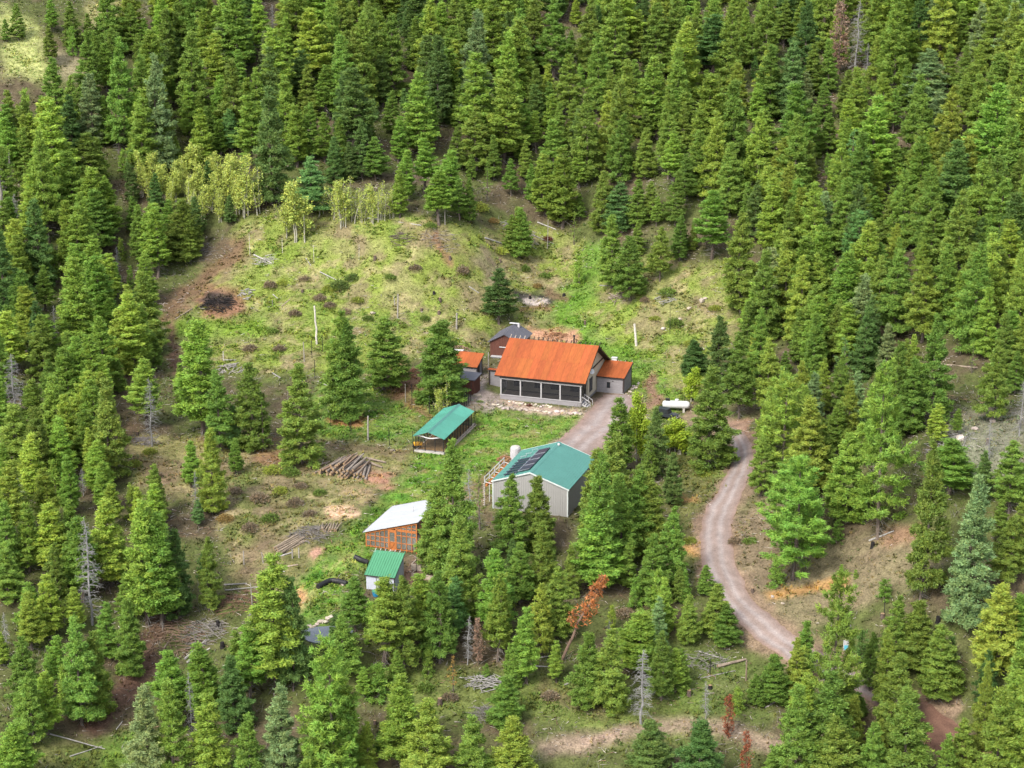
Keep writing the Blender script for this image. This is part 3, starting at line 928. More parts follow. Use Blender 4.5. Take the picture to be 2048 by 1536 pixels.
for sg in (-1, 1):
    for i in range(7):
        v0 = -.3 + i * (RD + .6) / 7
        v1 = v0 + (RD + .6) / 7 - .006
        ue = -.28 if sg < 0 else RL_ + .28
        mid_ = RL_ / 2
        d = .01 * (i % 2)
        q = [(ue, v0, HEn + d), (mid_, v0, HRn + d), (mid_, v1, HRn + d), (ue, v1, HEn + d)]
        if sg > 0:
            q = [q[1], q[0], q[3], q[2]]
        mb = MB().slab(*q, .035)
        for k in range(5):
            vv = v0 + (k + .5) * (v1 - v0) / 5
            mb.bar((ue, vv, HEn + d + .01), (mid_ + sg * .06, vv, HRn + d + .01 - .03), .04, .03)
        tone = rnd.uniform(.93, 1.1)
        mb.build('roof_sheet', M_teal, run, (tone, tone, tone))
MB().poly([(RL_ / 2 - .25, -.32, HRn - .06), (RL_ / 2, -.32, HRn + .07), (RL_ / 2 + .25, -.32, HRn - .06), (RL_ / 2, -.32, HRn + .02)], (0, RD + .64, 0)).build('ridge_cap', M_green, run)
cart = tag(empty('wheelbarrow', hit(836, 899), 10), 'yellow tub wheelbarrow parked at the front corner of the run', 'wheelbarrow')
cart.location.z = -.6
MB().poly([(-.5, -.3, .35), (.5, -.3, .35), (.62, -.36, .7), (-.62, -.36, .7)], (0, .66, 0)).build('tub', mat('yellow_plastic', (.6, .3, .02), rough=.5, var=.05), cart)
MB().tube([(-.55, -.05, .2), (-.55, .05, .2)], .2, 12).bar((-.5, -.2, .3), (.5, -.2, .3), .05).bar((-.5, .2, .3), (.5, .2, .3), .05).bar((.35, -.2, 0), (.35, -.2, .3), .04).bar((.35, .2, 0), (.35, .2, .3), .04).build('frame', M_black, cart)

# ---- the greenhouse
gh = tag(empty('greenhouse', (-17.57, 222.67, -3.2), -19.6), 'orange timber framed greenhouse with a sloping white roof', 'greenhouse')
GL, GD, G1, G2 = 6.66, 8.58, 1.95, 4.0
gt = lambda u: G1 + (G2 - G1) * u / GL
cols = [0, .62, 1.24, 1.86, 2.46, 2.98, 3.95, 4.62, 5.3, 5.98, GL]
for i, u in enumerate(cols):
    w = .13 if i in (0, 5, 6, len(cols) - 1) else .075
    a = min(max(u - w / 2, 0), GL - w)
    MB().poly([(a, 0, -.3), (a + w, 0, -.3), (a + w, 0, gt(a + w) - .13), (a, 0, gt(a) - .13)], (0, .09, 0)).build('post', M_orangew, gh)
for u0, u1, hs in ((0.13, 2.9, (.12, .85, 1.5)), (4.02, GL - .13, (.15, .98, 1.95, 2.72, 3.05))):
    for h in hs:
        e = min(h, gt(u0) - .2)
        MB().box(u0, u1, .01, .08, h, h + .085).build('rail', M_orangew, gh)
MB().slab((0, -.01, gt(0) - .14), (GL, -.01, gt(GL) - .14), (GL, .11, gt(GL) - .14), (0, .11, gt(0) - .14), .16).build('top_plate', M_orangew, gh)
rows_l = (.2, .85, 1.5)
for (a, b) in zip(cols[:5], cols[1:6]):
    hs = [.2, .85, 1.5, gt(a) - .25]
    for h0, h1 in zip(hs[:-1], hs[1:]):
        if h1 - h0 > .15:
            MB().box(a + .09, b - .05, .04, .052, h0 + .05, h1).build('pane', M_pane, gh)
for (a, b) in zip(cols[6:-1], cols[7:]):
    hs = [.23, .98, 1.95, 2.72, gt(a) - .25]
    for h0, h1 in zip(hs[:-1], hs[1:]):
        if h1 - h0 > .12:
            MB().box(a + .08, b - .05, .04, .052, h0 + .09, h1).build('pane', M_pane, gh)
MB().box(4.1, 6.5, .02, .075, 2.5, 2.7).build('rail', M_orangew, gh)
MB().box(3.06, 3.87, .02, .08, 2.4, 2.62).build('door_lintel', M_orangew, gh)
door = MB().box(3.06, 3.14, .0, .06, 0, 2.38).box(3.78, 3.87, .0, .06, 0, 2.38).box(3.15, 3.77, .0, .06, 2.28, 2.38).box(3.15, 3.77, .0, .06, 1.0, 1.1).box(3.15, 3.77, .0, .06, 0, .1)
door.bar((3.16, .02, .1), (3.76, .02, 1.0), .06).bar((3.76, .045, .1), (3.16, .045, 1.0), .06)
door = door.build('door', M_orangew, gh)
MB().box(3.15, 3.77, .03, .045, 1.1, 2.28).build('pane', M_pane, door)
MB().box(3.15, 3.77, .065, .08, .1, 1.0).build('door_panel', M_orangew, door)
for i in range(9):
    v = .1 + i * (GD - .2) / 8
    MB().box(GL - .1, GL, v - .045, v + .045, -.3, G2 - .16).build('post', M_orangew, gh)
for h in (.2, 1.4, 2.6):
    MB().box(GL - .08, GL - .02, .15, GD - .15, h, h + .08).build('rail', M_orangew, gh)
for i in range(8):
    v = .15 + i * (GD - .2) / 8
    for h0, h1 in ((.3, 1.4), (1.5, 2.6), (2.7, 3.75)):
        MB().box(GL - .055, GL - .043, v + .03, v + .94, h0, h1).build('pane', M_pane, gh)
MB().box(0, .1, .12, GD, -.3, G1 - .16).build('left_wall', M_orangew, gh)
MB().poly([(0.12, GD - .1, -.3), (GL - .12, GD - .1, -.3), (GL - .12, GD - .1, G2 - .2), (.12, GD - .1, G1 - .2)], (0, .1, 0)).build('back_wall', M_orangew, gh)
MB().box(.15, GL - .15, .15, GD - .2, -.35, .02).build('floor', M_soil, gh)
for v in (2.0, 4.2):
    MB().box(.6, 2.4, v, v + .9, .03, .8).build('planting_bench', M_timber, gh)
MB().box(4.4, 6.1, 2.4, 3.4, .03, .9).build('planting_bench', M_white, gh)
for i, (v0, v1) in enumerate(((-.25, 1.5), (1.48, 3.6), (3.58, 6.1), (6.08, GD + .2))):
    d = .16 + .02 * i
    MB().slab((-.22, v0, gt(-.22) + d - .1), (GL + .25, v0, gt(GL + .25) + d - .1), (GL + .25, v1, gt(GL + .25) + d - .1), (-.22, v1, gt(-.22) + d - .1), .04).build('roof_panel', M_poly, gh)
MB().bar((-.26, -.28, gt(-.26) + .02), (-.26, GD + .2, gt(-.26) + .05), .05, .14).build('eave_trim', M_slate, gh)
MB().bar((-.2, GD + .23, gt(-.2) + .08), (GL + .2, GD + .23, gt(GL) + .1), .05, .14).build('eave_trim', M_slate, gh)
MB().tube([(4.3, 4.6, gt(4.3)), (4.3, 4.6, gt(4.3) + .75)], .035, 6).build('vent_pipe', M_tank, gh)
# raised beds beside the greenhouse
for (px_, py_, w, d, lb) in ((850, 1130, 1.3, 1.2, 'timber edged raised bed beside the greenhouse corner'), (850, 1150, 1.4, .8, 'low timber bed of brown soil in front of the raised bed')):
    P = hit(px_, py_)
    bed = tag(empty('raised_bed', P, -19), lb, 'raised bed')
    for (x0, x1, y0, y1) in ((-w, w, -d, -d + .12), (-w, w, d - .12, d), (-w, -w + .12, -d + .125, d - .125), (w - .12, w, -d + .125, d - .125)):
        MB().box(x0, x1, y0, y1, -.4, .35).build('board', M_timber, bed)
    MB().box(-w + .13, w - .13, -d + .13, d - .13, -.4, .22).build('soil', M_soil, bed)

# ---- the small white shed
shed = tag(empty('shed', (-16.86, 212.95, -4.5), -15.9), 'small white shed with a ribbed green lean-to roof', 'shed')
SL, SD, S1, S2 = 3.46, 3.36, 1.9, 3.42
wall_boards(MB(), .03, SL - .03, 0, -.5, S1 - .03, .2).build('front_wall', M_shedw, shed)
MB().box(.0, SL, SD - .06, SD, -.5, S2 - .15).build('back_wall', M_shedw, shed)
for u in (0, SL - .06):
    MB().poly([(u, .06, -.5), (u, SD - .07, -.5), (u, SD - .07, S2 - .18), (u, .06, S1 - .1)], (.06, 0, 0)).build('side_wall', M_shedw, shed)
MB().box(1.22, 1.28, -.04, -.015, -.1, 1.72).build('door_edge', M_trim, shed)
MB().box(SL - .06, SL + .02, -.035, .055, -.5, S1 - .05).build('corner_board', M_trim, shed)
rf = MB().slab((-.14, -.24, S1 - .04), (SL + .14, -.24, S1 - .04), (SL + .14, SD + .14, S2 + .05), (-.14, SD + .14, S2 + .05), .05)
for i in range(13):
    u = -.08 + i * (SL + .16) / 12
    rf.poly([(u - .05, -.245, S1 - .04), (u + .05, -.245, S1 - .04), (u + .025, -.245, S1 + .015), (u - .025, -.245, S1 + .015)], (0, SD + .39, S2 - S1 + .09))
rf.build('roof', M_greens, shed)
MB().bar((-.14, -.2, S1 - .13), (SL + .14, -.2, S1 - .13), .05, .1).build('fascia', M_trim, shed)
MB().bar((SL + .12, -.2, S1 - .1), (SL + .12, SD + .1, S2 - .04), .05, .1).build('fascia', M_trim, shed)
for i in range(7):
    u = -.05 + i * (SL + .1) / 6
    MB().bar((u, SD - .2, S2 - .12), (u, SD + .45, S2 + .17), .055, .09).build('rafter_tail', M_white if i < 6 else M_greens, shed)

# ---- the dark brown shed behind the house
bs_ = tag(empty('shed', (-3.3, 287.2, 1.25), -17), 'dark brown timber shed with a slate grey gable roof behind the house', 'shed')
L_, D_, h_, r_ = 4.6, 5.8, 2.5, 3.75
fw = MB()
n = 19
for i in range(n):
    u0, u1 = i * L_ / n + .008, (i + 1) * L_ / n - .008
    top = h_ + (r_ - h_) * (1 - abs((u0 + u1) / 2 - L_ / 2) / (L_ / 2)) - .1
    fw.box(u0, u1, -.02 * (i % 2), .06, -.3, top)
fw.build('front_wall', M_brown, bs_)
MB().poly([(.02, .07, -.3), (L_ - .02, .07, -.3), (L_ - .02, .07, h_ - .12), (L_ / 2, .07, r_ - .12), (.02, .07, h_ - .12)], (0, D_ - .1, 0)).build('walls', M_brown, bs_)
for sg in (-1, 1):
    ue = -.3 if sg < 0 else L_ + .3
    he_ = h_ - (r_ - h_) * .3 / (L_ / 2) + .05
    q = [(ue, -.3, he_), (L_ / 2, -.3, r_ + .05), (L_ / 2, D_ + .3, r_ + .05), (ue, D_ + .3, he_)]
    if sg > 0:
        q = [q[1], q[0], q[3], q[2]]
    mb = MB().slab(*q, .1)
    for i in range(13):
        v = -.25 + i * (D_ + .5) / 12
        mb.bar((ue, v, he_ + .01), (L_ / 2 + sg * .05, v, r_ + .05), .035, .035)
    mb.build('roof', M_slate, bs_)
MB().box(1.5, 2.7, -.1, -.03, 1.62, 1.74).build('hanging_pole', M_white, bs_)
MB().box(2.72, 3.1, -.12, -.03, 1.3, 1.8).build('sign_board', mat('dark_blue_board', (.03, .05, .12), rough=.6, var=.2), bs_)
MB().box(.3, 2.3, -.7, -.05, .2, .32).build('bench', M_greyp, bs_)
MB().box(.35, 2.25, -.65, -.1, -.3, .19).build('bench_base', M_slate, bs_)
MB().box(2.8, 3.1, D_ - .8, D_ - .4, 2.9, 3.95).build('chimney', M_tank, bs_)
MB().box(1.5, 3.0, D_ - .8, D_ - .4, 3.97, 4.05).build('chimney_board', M_white, bs_)

# ---- the grey shed with an orange roof, half hidden behind a pine
os_ = tag(empty('shed', (-9.0, 279.8, .6), -19), 'small grey shed with a rusty orange lean-to roof behind the pine', 'shed')
wall_boards(MB(), 0, 4.0, 0, -.3, 1.75, .22).build('front_wall', M_grey, os_)
MB().poly([(3.95, .06, -.3), (3.95, 2.5, -.3), (3.95, 2.5, 2.85), (3.95, .06, 1.8)], (.05, 0, 0)).build('side_wall', M_grey, os_)
MB().box(3.99, 4.03, .5, 1.4, -.2, 1.7).build('doorway', M_trim, os_)
MB().box(3.99, 4.06, 2.35, 2.52, -.3, 2.8).build('corner_board', M_trim, os_)
MB().box(.0, 3.94, 2.42, 2.5, -.3, 2.8).build('back_wall', M_grey, os_)
MB().slab((-.2, -.3, 1.68), (4.25, -.3, 1.68), (4.25, 2.75, 2.98), (-.2, 2.75, 2.98), .12).build('roof_deck', M_trim, os_)
for i in range(4):
    MB().slab((-.2 + i * 1.115, -.32, 1.72), (.905 + i * 1.115, -.32, 1.72), (.905 + i * 1.115, 2.77, 3.02), (-.2 + i * 1.115, 2.77, 3.02), .03).build('roof_sheet', M_rust, os_, (1.0 + .07 * (i % 2),) * 3)

# ---- the little brown shed beside the path
ls = tag(empty('shed', (-8.75, 272.7, .2), -20), 'little dark brown shed with a flat grey roof beside the gravel path', 'shed')
fw = MB()
for i in range(16):
    fw.box(i * .22 + .006, (i + 1) * .22 - .006, -.02 * (i % 2), .05, -.3, 2.25)
fw.build('front_wall', M_brown, ls)
fw = MB()
for i in range(10):
    v = .06 + i * .24
    fw.poly([(3.45, v, -.3), (3.45, v + .228, -.3), (3.45, v + .228, 2.3 + .2 * (v + .2) / 2.4), (3.45, v, 2.3 + .2 * v / 2.4)], (.06 + .015 * (i % 2), 0, 0))
fw.build('side_wall', M_brown, ls)
MB().box(0, 3.44, 2.3, 2.4, -.3, 2.4).build('back_wall', M_brown, ls)
MB().slab((-.2, -.25, 2.33), (3.75, -.25, 2.33), (3.75, 2.65, 2.62), (-.2, 2.65, 2.62), .1).build('roof', M_slate, ls)
tag(MB().box(-.55, .55, -.4, .4, 0, .1).build('door_mat', M_timber), 'tan board lying on the path at the corner of the brown shed', 'board').location = tuple(hit(954, 791) + np.array([0, 0, .05]))

# ------------------------------------------------------------------ trees
def norm(a):
    return a / (np.linalg.norm(a, axis=-1, keepdims=True) + 1e-9)


def sprays(g, P, D, size, wid, n, upb=.55, spread=.7, out=0.0):
    """needle sprays: n leaf-sized triangles at each point P with heading D; faces lie roughly flat on the branch"""
    m = len(P)
    P = np.repeat(P, n, 0)
    D = np.repeat(D, n, 0)
    d = norm(D + g.normal(0, spread, P.shape) * np.array([1, 1, .6]) + np.array([0, 0, .12]))
    if out:
        rad = norm(P * np.array([1, 1, 0]))
        up = norm(np.array([0, 0, upb]) + rad * out + g.normal(0, .3, P.shape))
    else:
        up = norm(np.array([0, 0, upb]) + d * np.array([.5, .5, 0]) + g.normal(0, .35, P.shape))
    sd = norm(np.cross(d, up))
    s = size * g.uniform(.65, 1.3, (len(P), 1))
    w = wid * g.uniform(.7, 1.3, (len(P), 1))
    o = P + g.normal(0, .12, P.shape)
    V = np.stack([o - sd * w, o + sd * w, o + d * s], 1)
    tone = np.repeat(np.repeat(g.uniform(.72, 1.28, m), n), 3)
    warm = np.repeat(np.repeat(g.uniform(-.12, .12, m), n), 3)
    c = np.stack([tone * (1 + warm), tone, tone * (1 - warm)], 1)
    return V.reshape(-1, 3), c


def conifer(seed, H, RD_, base, per, droop, prof, dens=1.0, size=.36, wid=.085, gap=0.0, ntri=3, upcurve=.25, pom=False):
    g = np.random.default_rng(seed)
    Ps, Ds = [], []
    tr = MB()
    bend = g.normal(0, .012, 2) * H
    ax = lambda z: np.array([bend[0] * math.sin(z / H * 2.5), bend[1] * math.sin(z / H * 3.1), 0])
    zs = np.linspace(0, H * .97, 9)
    r0 = .0105 * H + .04
    tr.tube([ax(z) + (0, 0, z - (.25 if z == 0 else 0)) for z in zs], [r0 * (1 - z / H) ** .8 + .02 for z in zs], 6)
    nl = int(H * (1 - base) / .42 * per[1])
    az = g.uniform(0, 6.28)
    miss = g.uniform(0, 6.28)
    for i in range(nl):
        s = (i + g.uniform(0, 1)) / nl
        z = H * (base + (1 - base) * s * .985)
        for k in range(per[0]):
            z = H * (base + (1 - base) * min(1, max(0, s + g.normal(0, 2.2) / nl)) * .985)
            az += 2.4 + g.normal(0, .35)
            L = RD_ * prof(s) * (g.uniform(.62, 1.16) if g.uniform() < .85 else g.uniform(1.0, 1.35)) + .12
            if gap and g.uniform() < gap:
                L *= g.uniform(.25, .6)
            L *= 1 - .22 * math.cos(az - miss)
            el = R(-8 + 46 * s ** 1.4 + g.normal(0, 7))
            e = np.array([math.cos(az), math.sin(az), 0])
            side = np.array([-e[1], e[0], 0])
            npt = max(2, int(L / .2 * dens))
            r = (g.uniform(.12 if L < 1 else .3, 1, npt)) ** .6 * L
            if pom:
                r = (g.uniform(.55, 1, npt)) * L
            zz = z + r * math.sin(el) - droop * r * r / max(L, .5) + upcurve * np.maximum(0, r / L - .6) ** 2 * L * 2
            lw = .30 * (L - r) + .10 + .05 * L
            lo = g.normal(0, 1, npt) * lw * .7
            P = ax(z) + e * (r * math.cos(el))[:, None] + side * lo[:, None]
            P[:, 2] += zz - .04 * np.abs(lo)
            D = e * .8 + side * (np.sign(lo) * .45)[:, None] + np.array([0, 0, math.sin(el) * .7])
            Ps.append(P)
            Ds.append(D)
            if i % 3 == 0 and L > .9:
                b0 = ax(z) + (0, 0, z)
                q = L * .6
                b1 = b0 + e * (q * math.cos(el)) + np.array([0, 0, q * math.sin(el) - droop * q * q / L])
                tr.tube([b0, b1], [.035, .012], 3, cap=False)
    # dead lower twigs
    tw = MB()
    nt_ = int((base + .1) * H * 9)
    for i in range(nt_):
        z = H * (base + .1) * g.uniform(.1, 1.0)
        a = g.uniform(0, 6.28)
        q = RD_ * g.uniform(.25, .8)
        tw.tube([ax(z) + (0, 0, z), ax(z) + (q * math.cos(a), q * math.sin(a), z - q * g.uniform(-.1, .5))], [.028, .008], 3, cap=False)
    P = np.concatenate(Ps)
    D = np.concatenate(Ds)
    if pom:
        V, c = sprays(g, P, D, size * .9, wid * 1.0, int(ntri * 1.4), upb=.6, spread=1.1, out=.4)
    else:
        V, c = sprays(g, P, D, size * .68, wid * .72, ntri * 4, upb=.6, out=.75)
    # leader
    top = np.tile(ax(H) + np.array([0, 0, H * .955]), (8, 1)) + g.normal(0, .06, (8, 3)) * np.array([1, 1, 3])
    V2, c2 = sprays(g, top, np.tile([0, 0, 1.0], (8, 1)), size * .9, wid * .8, 3, spread=.4)
    V = np.concatenate([V, V2])
    c = np.concatenate([c, c2])
    F = np.arange(len(V)).reshape(-1, 3)
    return tr.mesh('trunk', M_bark), tri_mesh('crown', V, F, M_needle, c), tw.mesh('dead_branches', M_dead)


fir_prof = lambda s: min(1, .62 + s * 1.6) * (1 - s) ** .8 * 1.2
fat_prof = lambda s: min(1, .68 + s * 1.3) * (1 - s ** 1.25) ** .95 + .02
pine_prof = lambda s: min(1, .5 + s * 3) * (1 - s) ** .66 * 1.0 + .03
open_prof = lambda s: min(1, .55 + s * 1.8) * (1 - s ** 2.2) ** .75
young_prof = lambda s: (1 - s) ** .9 * min(1, .8 + s * 2)

TREE = {}
TREE['F'] = [(*conifer(100 + i, 14, 2.35, (.06, .1, .16, .24, .12)[i], (6, 1.3), .12, fir_prof, 1.9, gap=.06 if i < 3 else .14), 14, 2.35) for i in range(5)]
TREE['B'] = [(*conifer(120 + i, 13, 2.6, (.06, .1, .16, .08)[i], (6, 1.3), .16, fat_prof, 1.9, size=.38, gap=.2), 13, 2.6) for i in range(4)]
TREE['P'] = [(*conifer(140 + i, 14, 1.75, (.12, .2, .3, .16)[i], (6, 1.25), .04, pine_prof, 2.1, size=.34, gap=.16, upcurve=.5), 14, 1.75) for i in range(4)]
TREE['O'] = [(*conifer(160 + i, 16, 3.0, .16, (5, .95), .05, open_prof, .75, size=.5, wid=.06, gap=.25, ntri=12, upcurve=.6, pom=True), 16, 3.0) for i in range(2)]
TREE['Y'] = [(*conifer(180 + i, 4.0, 1.15, .06, (5, 1.6), .08, young_prof, 1.5, size=.26, wid=.07), 4.0, 1.15) for i in range(2)]
TREE['S'] = [(*conifer(190 + i, 13, 1.9, .25, (3, .75), .12, fir_prof, .55, size=.32, gap=.35), 13, 1.9) for i in range(2)]


def dead_tree(seed, H, RD_, dens=1.0, needles=0.0, lo=0.0):
    g = np.random.default_rng(seed)
    tr = MB()
    zs = np.linspace(0, H, 8)
    b = g.normal(0, .1, (8, 2))
    b[0] = 0
    pts = [np.array([b[i, 0], b[i, 1], z - (.2 if i == 0 else 0)]) for i, z in enumerate(zs)]
    tr.tube(pts, [.013 * H * (1 - z / H) ** .8 + .025 for z in zs], 6)
    br = MB()
    Ps, Ds = [], []
    nb = int(H * 11 * dens)
    for i in range(nb):
        s = .12 + .86 * (i + g.uniform()) / nb
        z = s * H
        q = np.array([np.interp(z, zs, b[:, 0]), np.interp(z, zs, b[:, 1]), z])
        a = g.uniform(0, 6.28)
        L = RD_ * (min(1, .35 + 1.6 * s) * (1 - s) ** .55) * g.uniform(.45, 1.1) * (.35 if s < lo else 1) + .15
        e = np.array([math.cos(a), math.sin(a), 0])
        z1, z2 = g.uniform(-.15, .2), g.uniform(-.5, .15)
        m1 = q + e * L * .55 + np.array([0, 0, z1 * L])
        m2 = q + e * L + np.array([0, 0, z2 * L])
        br.tube([q, m1, m2], [.03 + .006 * L, .018, .006], 3, cap=False)
        sd = np.array([-e[1], e[0], 0])
        for k in range(8):
            t = g.uniform(.3, 1)
            o = q + (m1 - q) * min(1, t / .55) if t < .55 else m1 + (m2 - m1) * (t - .55) / .45
            tip = o + e * L * .22 * g.uniform(.3, 1) + sd * L * .3 * g.choice([-1, 1]) * g.uniform(.4, 1) + np.array([0, 0, g.uniform(-.25, .1) * L])
            br.tube([o, tip], [.016, .005], 3, cap=False)
            if needles and g.uniform() < needles and s > lo:
                Ps.append(tip)
                Ds.append(tip - o)
    out = [tr.mesh('trunk', M_dead), br.mesh('branches', M_dead)]
    if needles:
        P, D = np.array(Ps), norm(np.array(Ds))
        V, c = sprays(g, P, D, .36, .08, 6, spread=.9)
        out.append(tri_mesh('dead_needles', V, np.arange(len(V)).reshape(-1, 3), M_needle, c))
    return out


DEAD = [(dead_tree(200 + i, 11, 2.3, 1.0), 11, 2.3) for i in range(3)]
RED = [(dead_tree(220 + i, 8, 1.25, .8, .3), 8, 1.25) for i in range(2)]
LEAN = [(dead_tree(230, 11.5, 1.3, .7, .42, .42), 11.5, 1.3)]
DYING = [(dead_tree(225 + i, 10, 1.7, 1.2, .3), 10, 1.7) for i in range(2)]
BARE = [(dead_tree(240 + i, 12, .7, .25), 12, .7) for i in range(2)]


def aspen(seed, H, RD_, leaf=1.0, lean=.12):
    g = np.random.default_rng(seed)
    tr = MB()
    br = MB()
    Ps = []
    for st in range(3):
        o = np.array([g.normal(0, .5), g.normal(0, .5), -.2]) if st else np.array([0, 0, -.2])
        h = H * (1 if st == 0 else g.uniform(.6, .9))
        ln = g.normal(0, lean, 2)
        zs = np.linspace(0, 1, 7)
        pts = [o + np.array([ln[0] * h * z ** 1.5 + g.normal(0, .05), ln[1] * h * z ** 1.5, h * z]) for z in zs]
        tr.tube(pts, [.085 * (1 - z) + .015 for z in zs], 5)
        for i in range(int(h * 3.2)):
            z = g.uniform(.22, 1)
            q = np.array([np.interp(z, zs, [p[k] for p in pts]) for k in range(3)])
            a = g.uniform(0, 6.28)
            L = RD_ * g.uniform(.3, 1) * (1.1 - .7 * z)
            tip = q + np.array([math.cos(a) * L, math.sin(a) * L, L * g.uniform(.3, 1.1)])
            br.tube([q, (q + tip) / 2 + g.normal(0, .08, 3), tip], [.022, .014, .005], 3, cap=False)
            n = int(26 * leaf)
            t = g.uniform(.25, 1.1, (n, 1))
            Ps.append(q + (tip - q) * t + g.normal(0, .2, (n, 3)))
    P = np.concatenate(Ps)
    D = norm(g.normal(0, 1, P.shape))
    V, c = sprays(g, P, D, .2, .1, 2, upb=.8, spread=.8)
    return [tr.mesh('trunk', M_dead), br.mesh('branches', M_dead), tri_mesh('leaves', V, np.arange(len(V)).reshape(-1, 3), M_leaf, c)]


ASP = [(aspen(300, 7, 1.6, 1.0), 7, 1.6), (aspen(301, 8, 1.3, .7), 8, 1.3), (aspen(302, 7, 1.9, 1.2), 7, 1.9)]
ASP_BARE = [(aspen(310, 7.5, 1.5, .3, .2), 7.5, 1.5)]
ASP_FULL = [(aspen(320, 6, 1.3, 3.0, .04), 6, 1.3), (aspen(321, 6, 1.4, 3.2, .04), 6, 1.4)]

# region: pixel offset and scale of the listing
REG = {'1': (0, 0, .3418), '2': (680, 0, .3418), '3': (1348, 0, .3418), '4': (0, 480, .3418), '5': (1348, 480, .3418),
       '6': (0, 1000, .349), '7': (680, 1000, .349), '8': (1348, 1000, .349), '0': (0, 0, 1.0)}
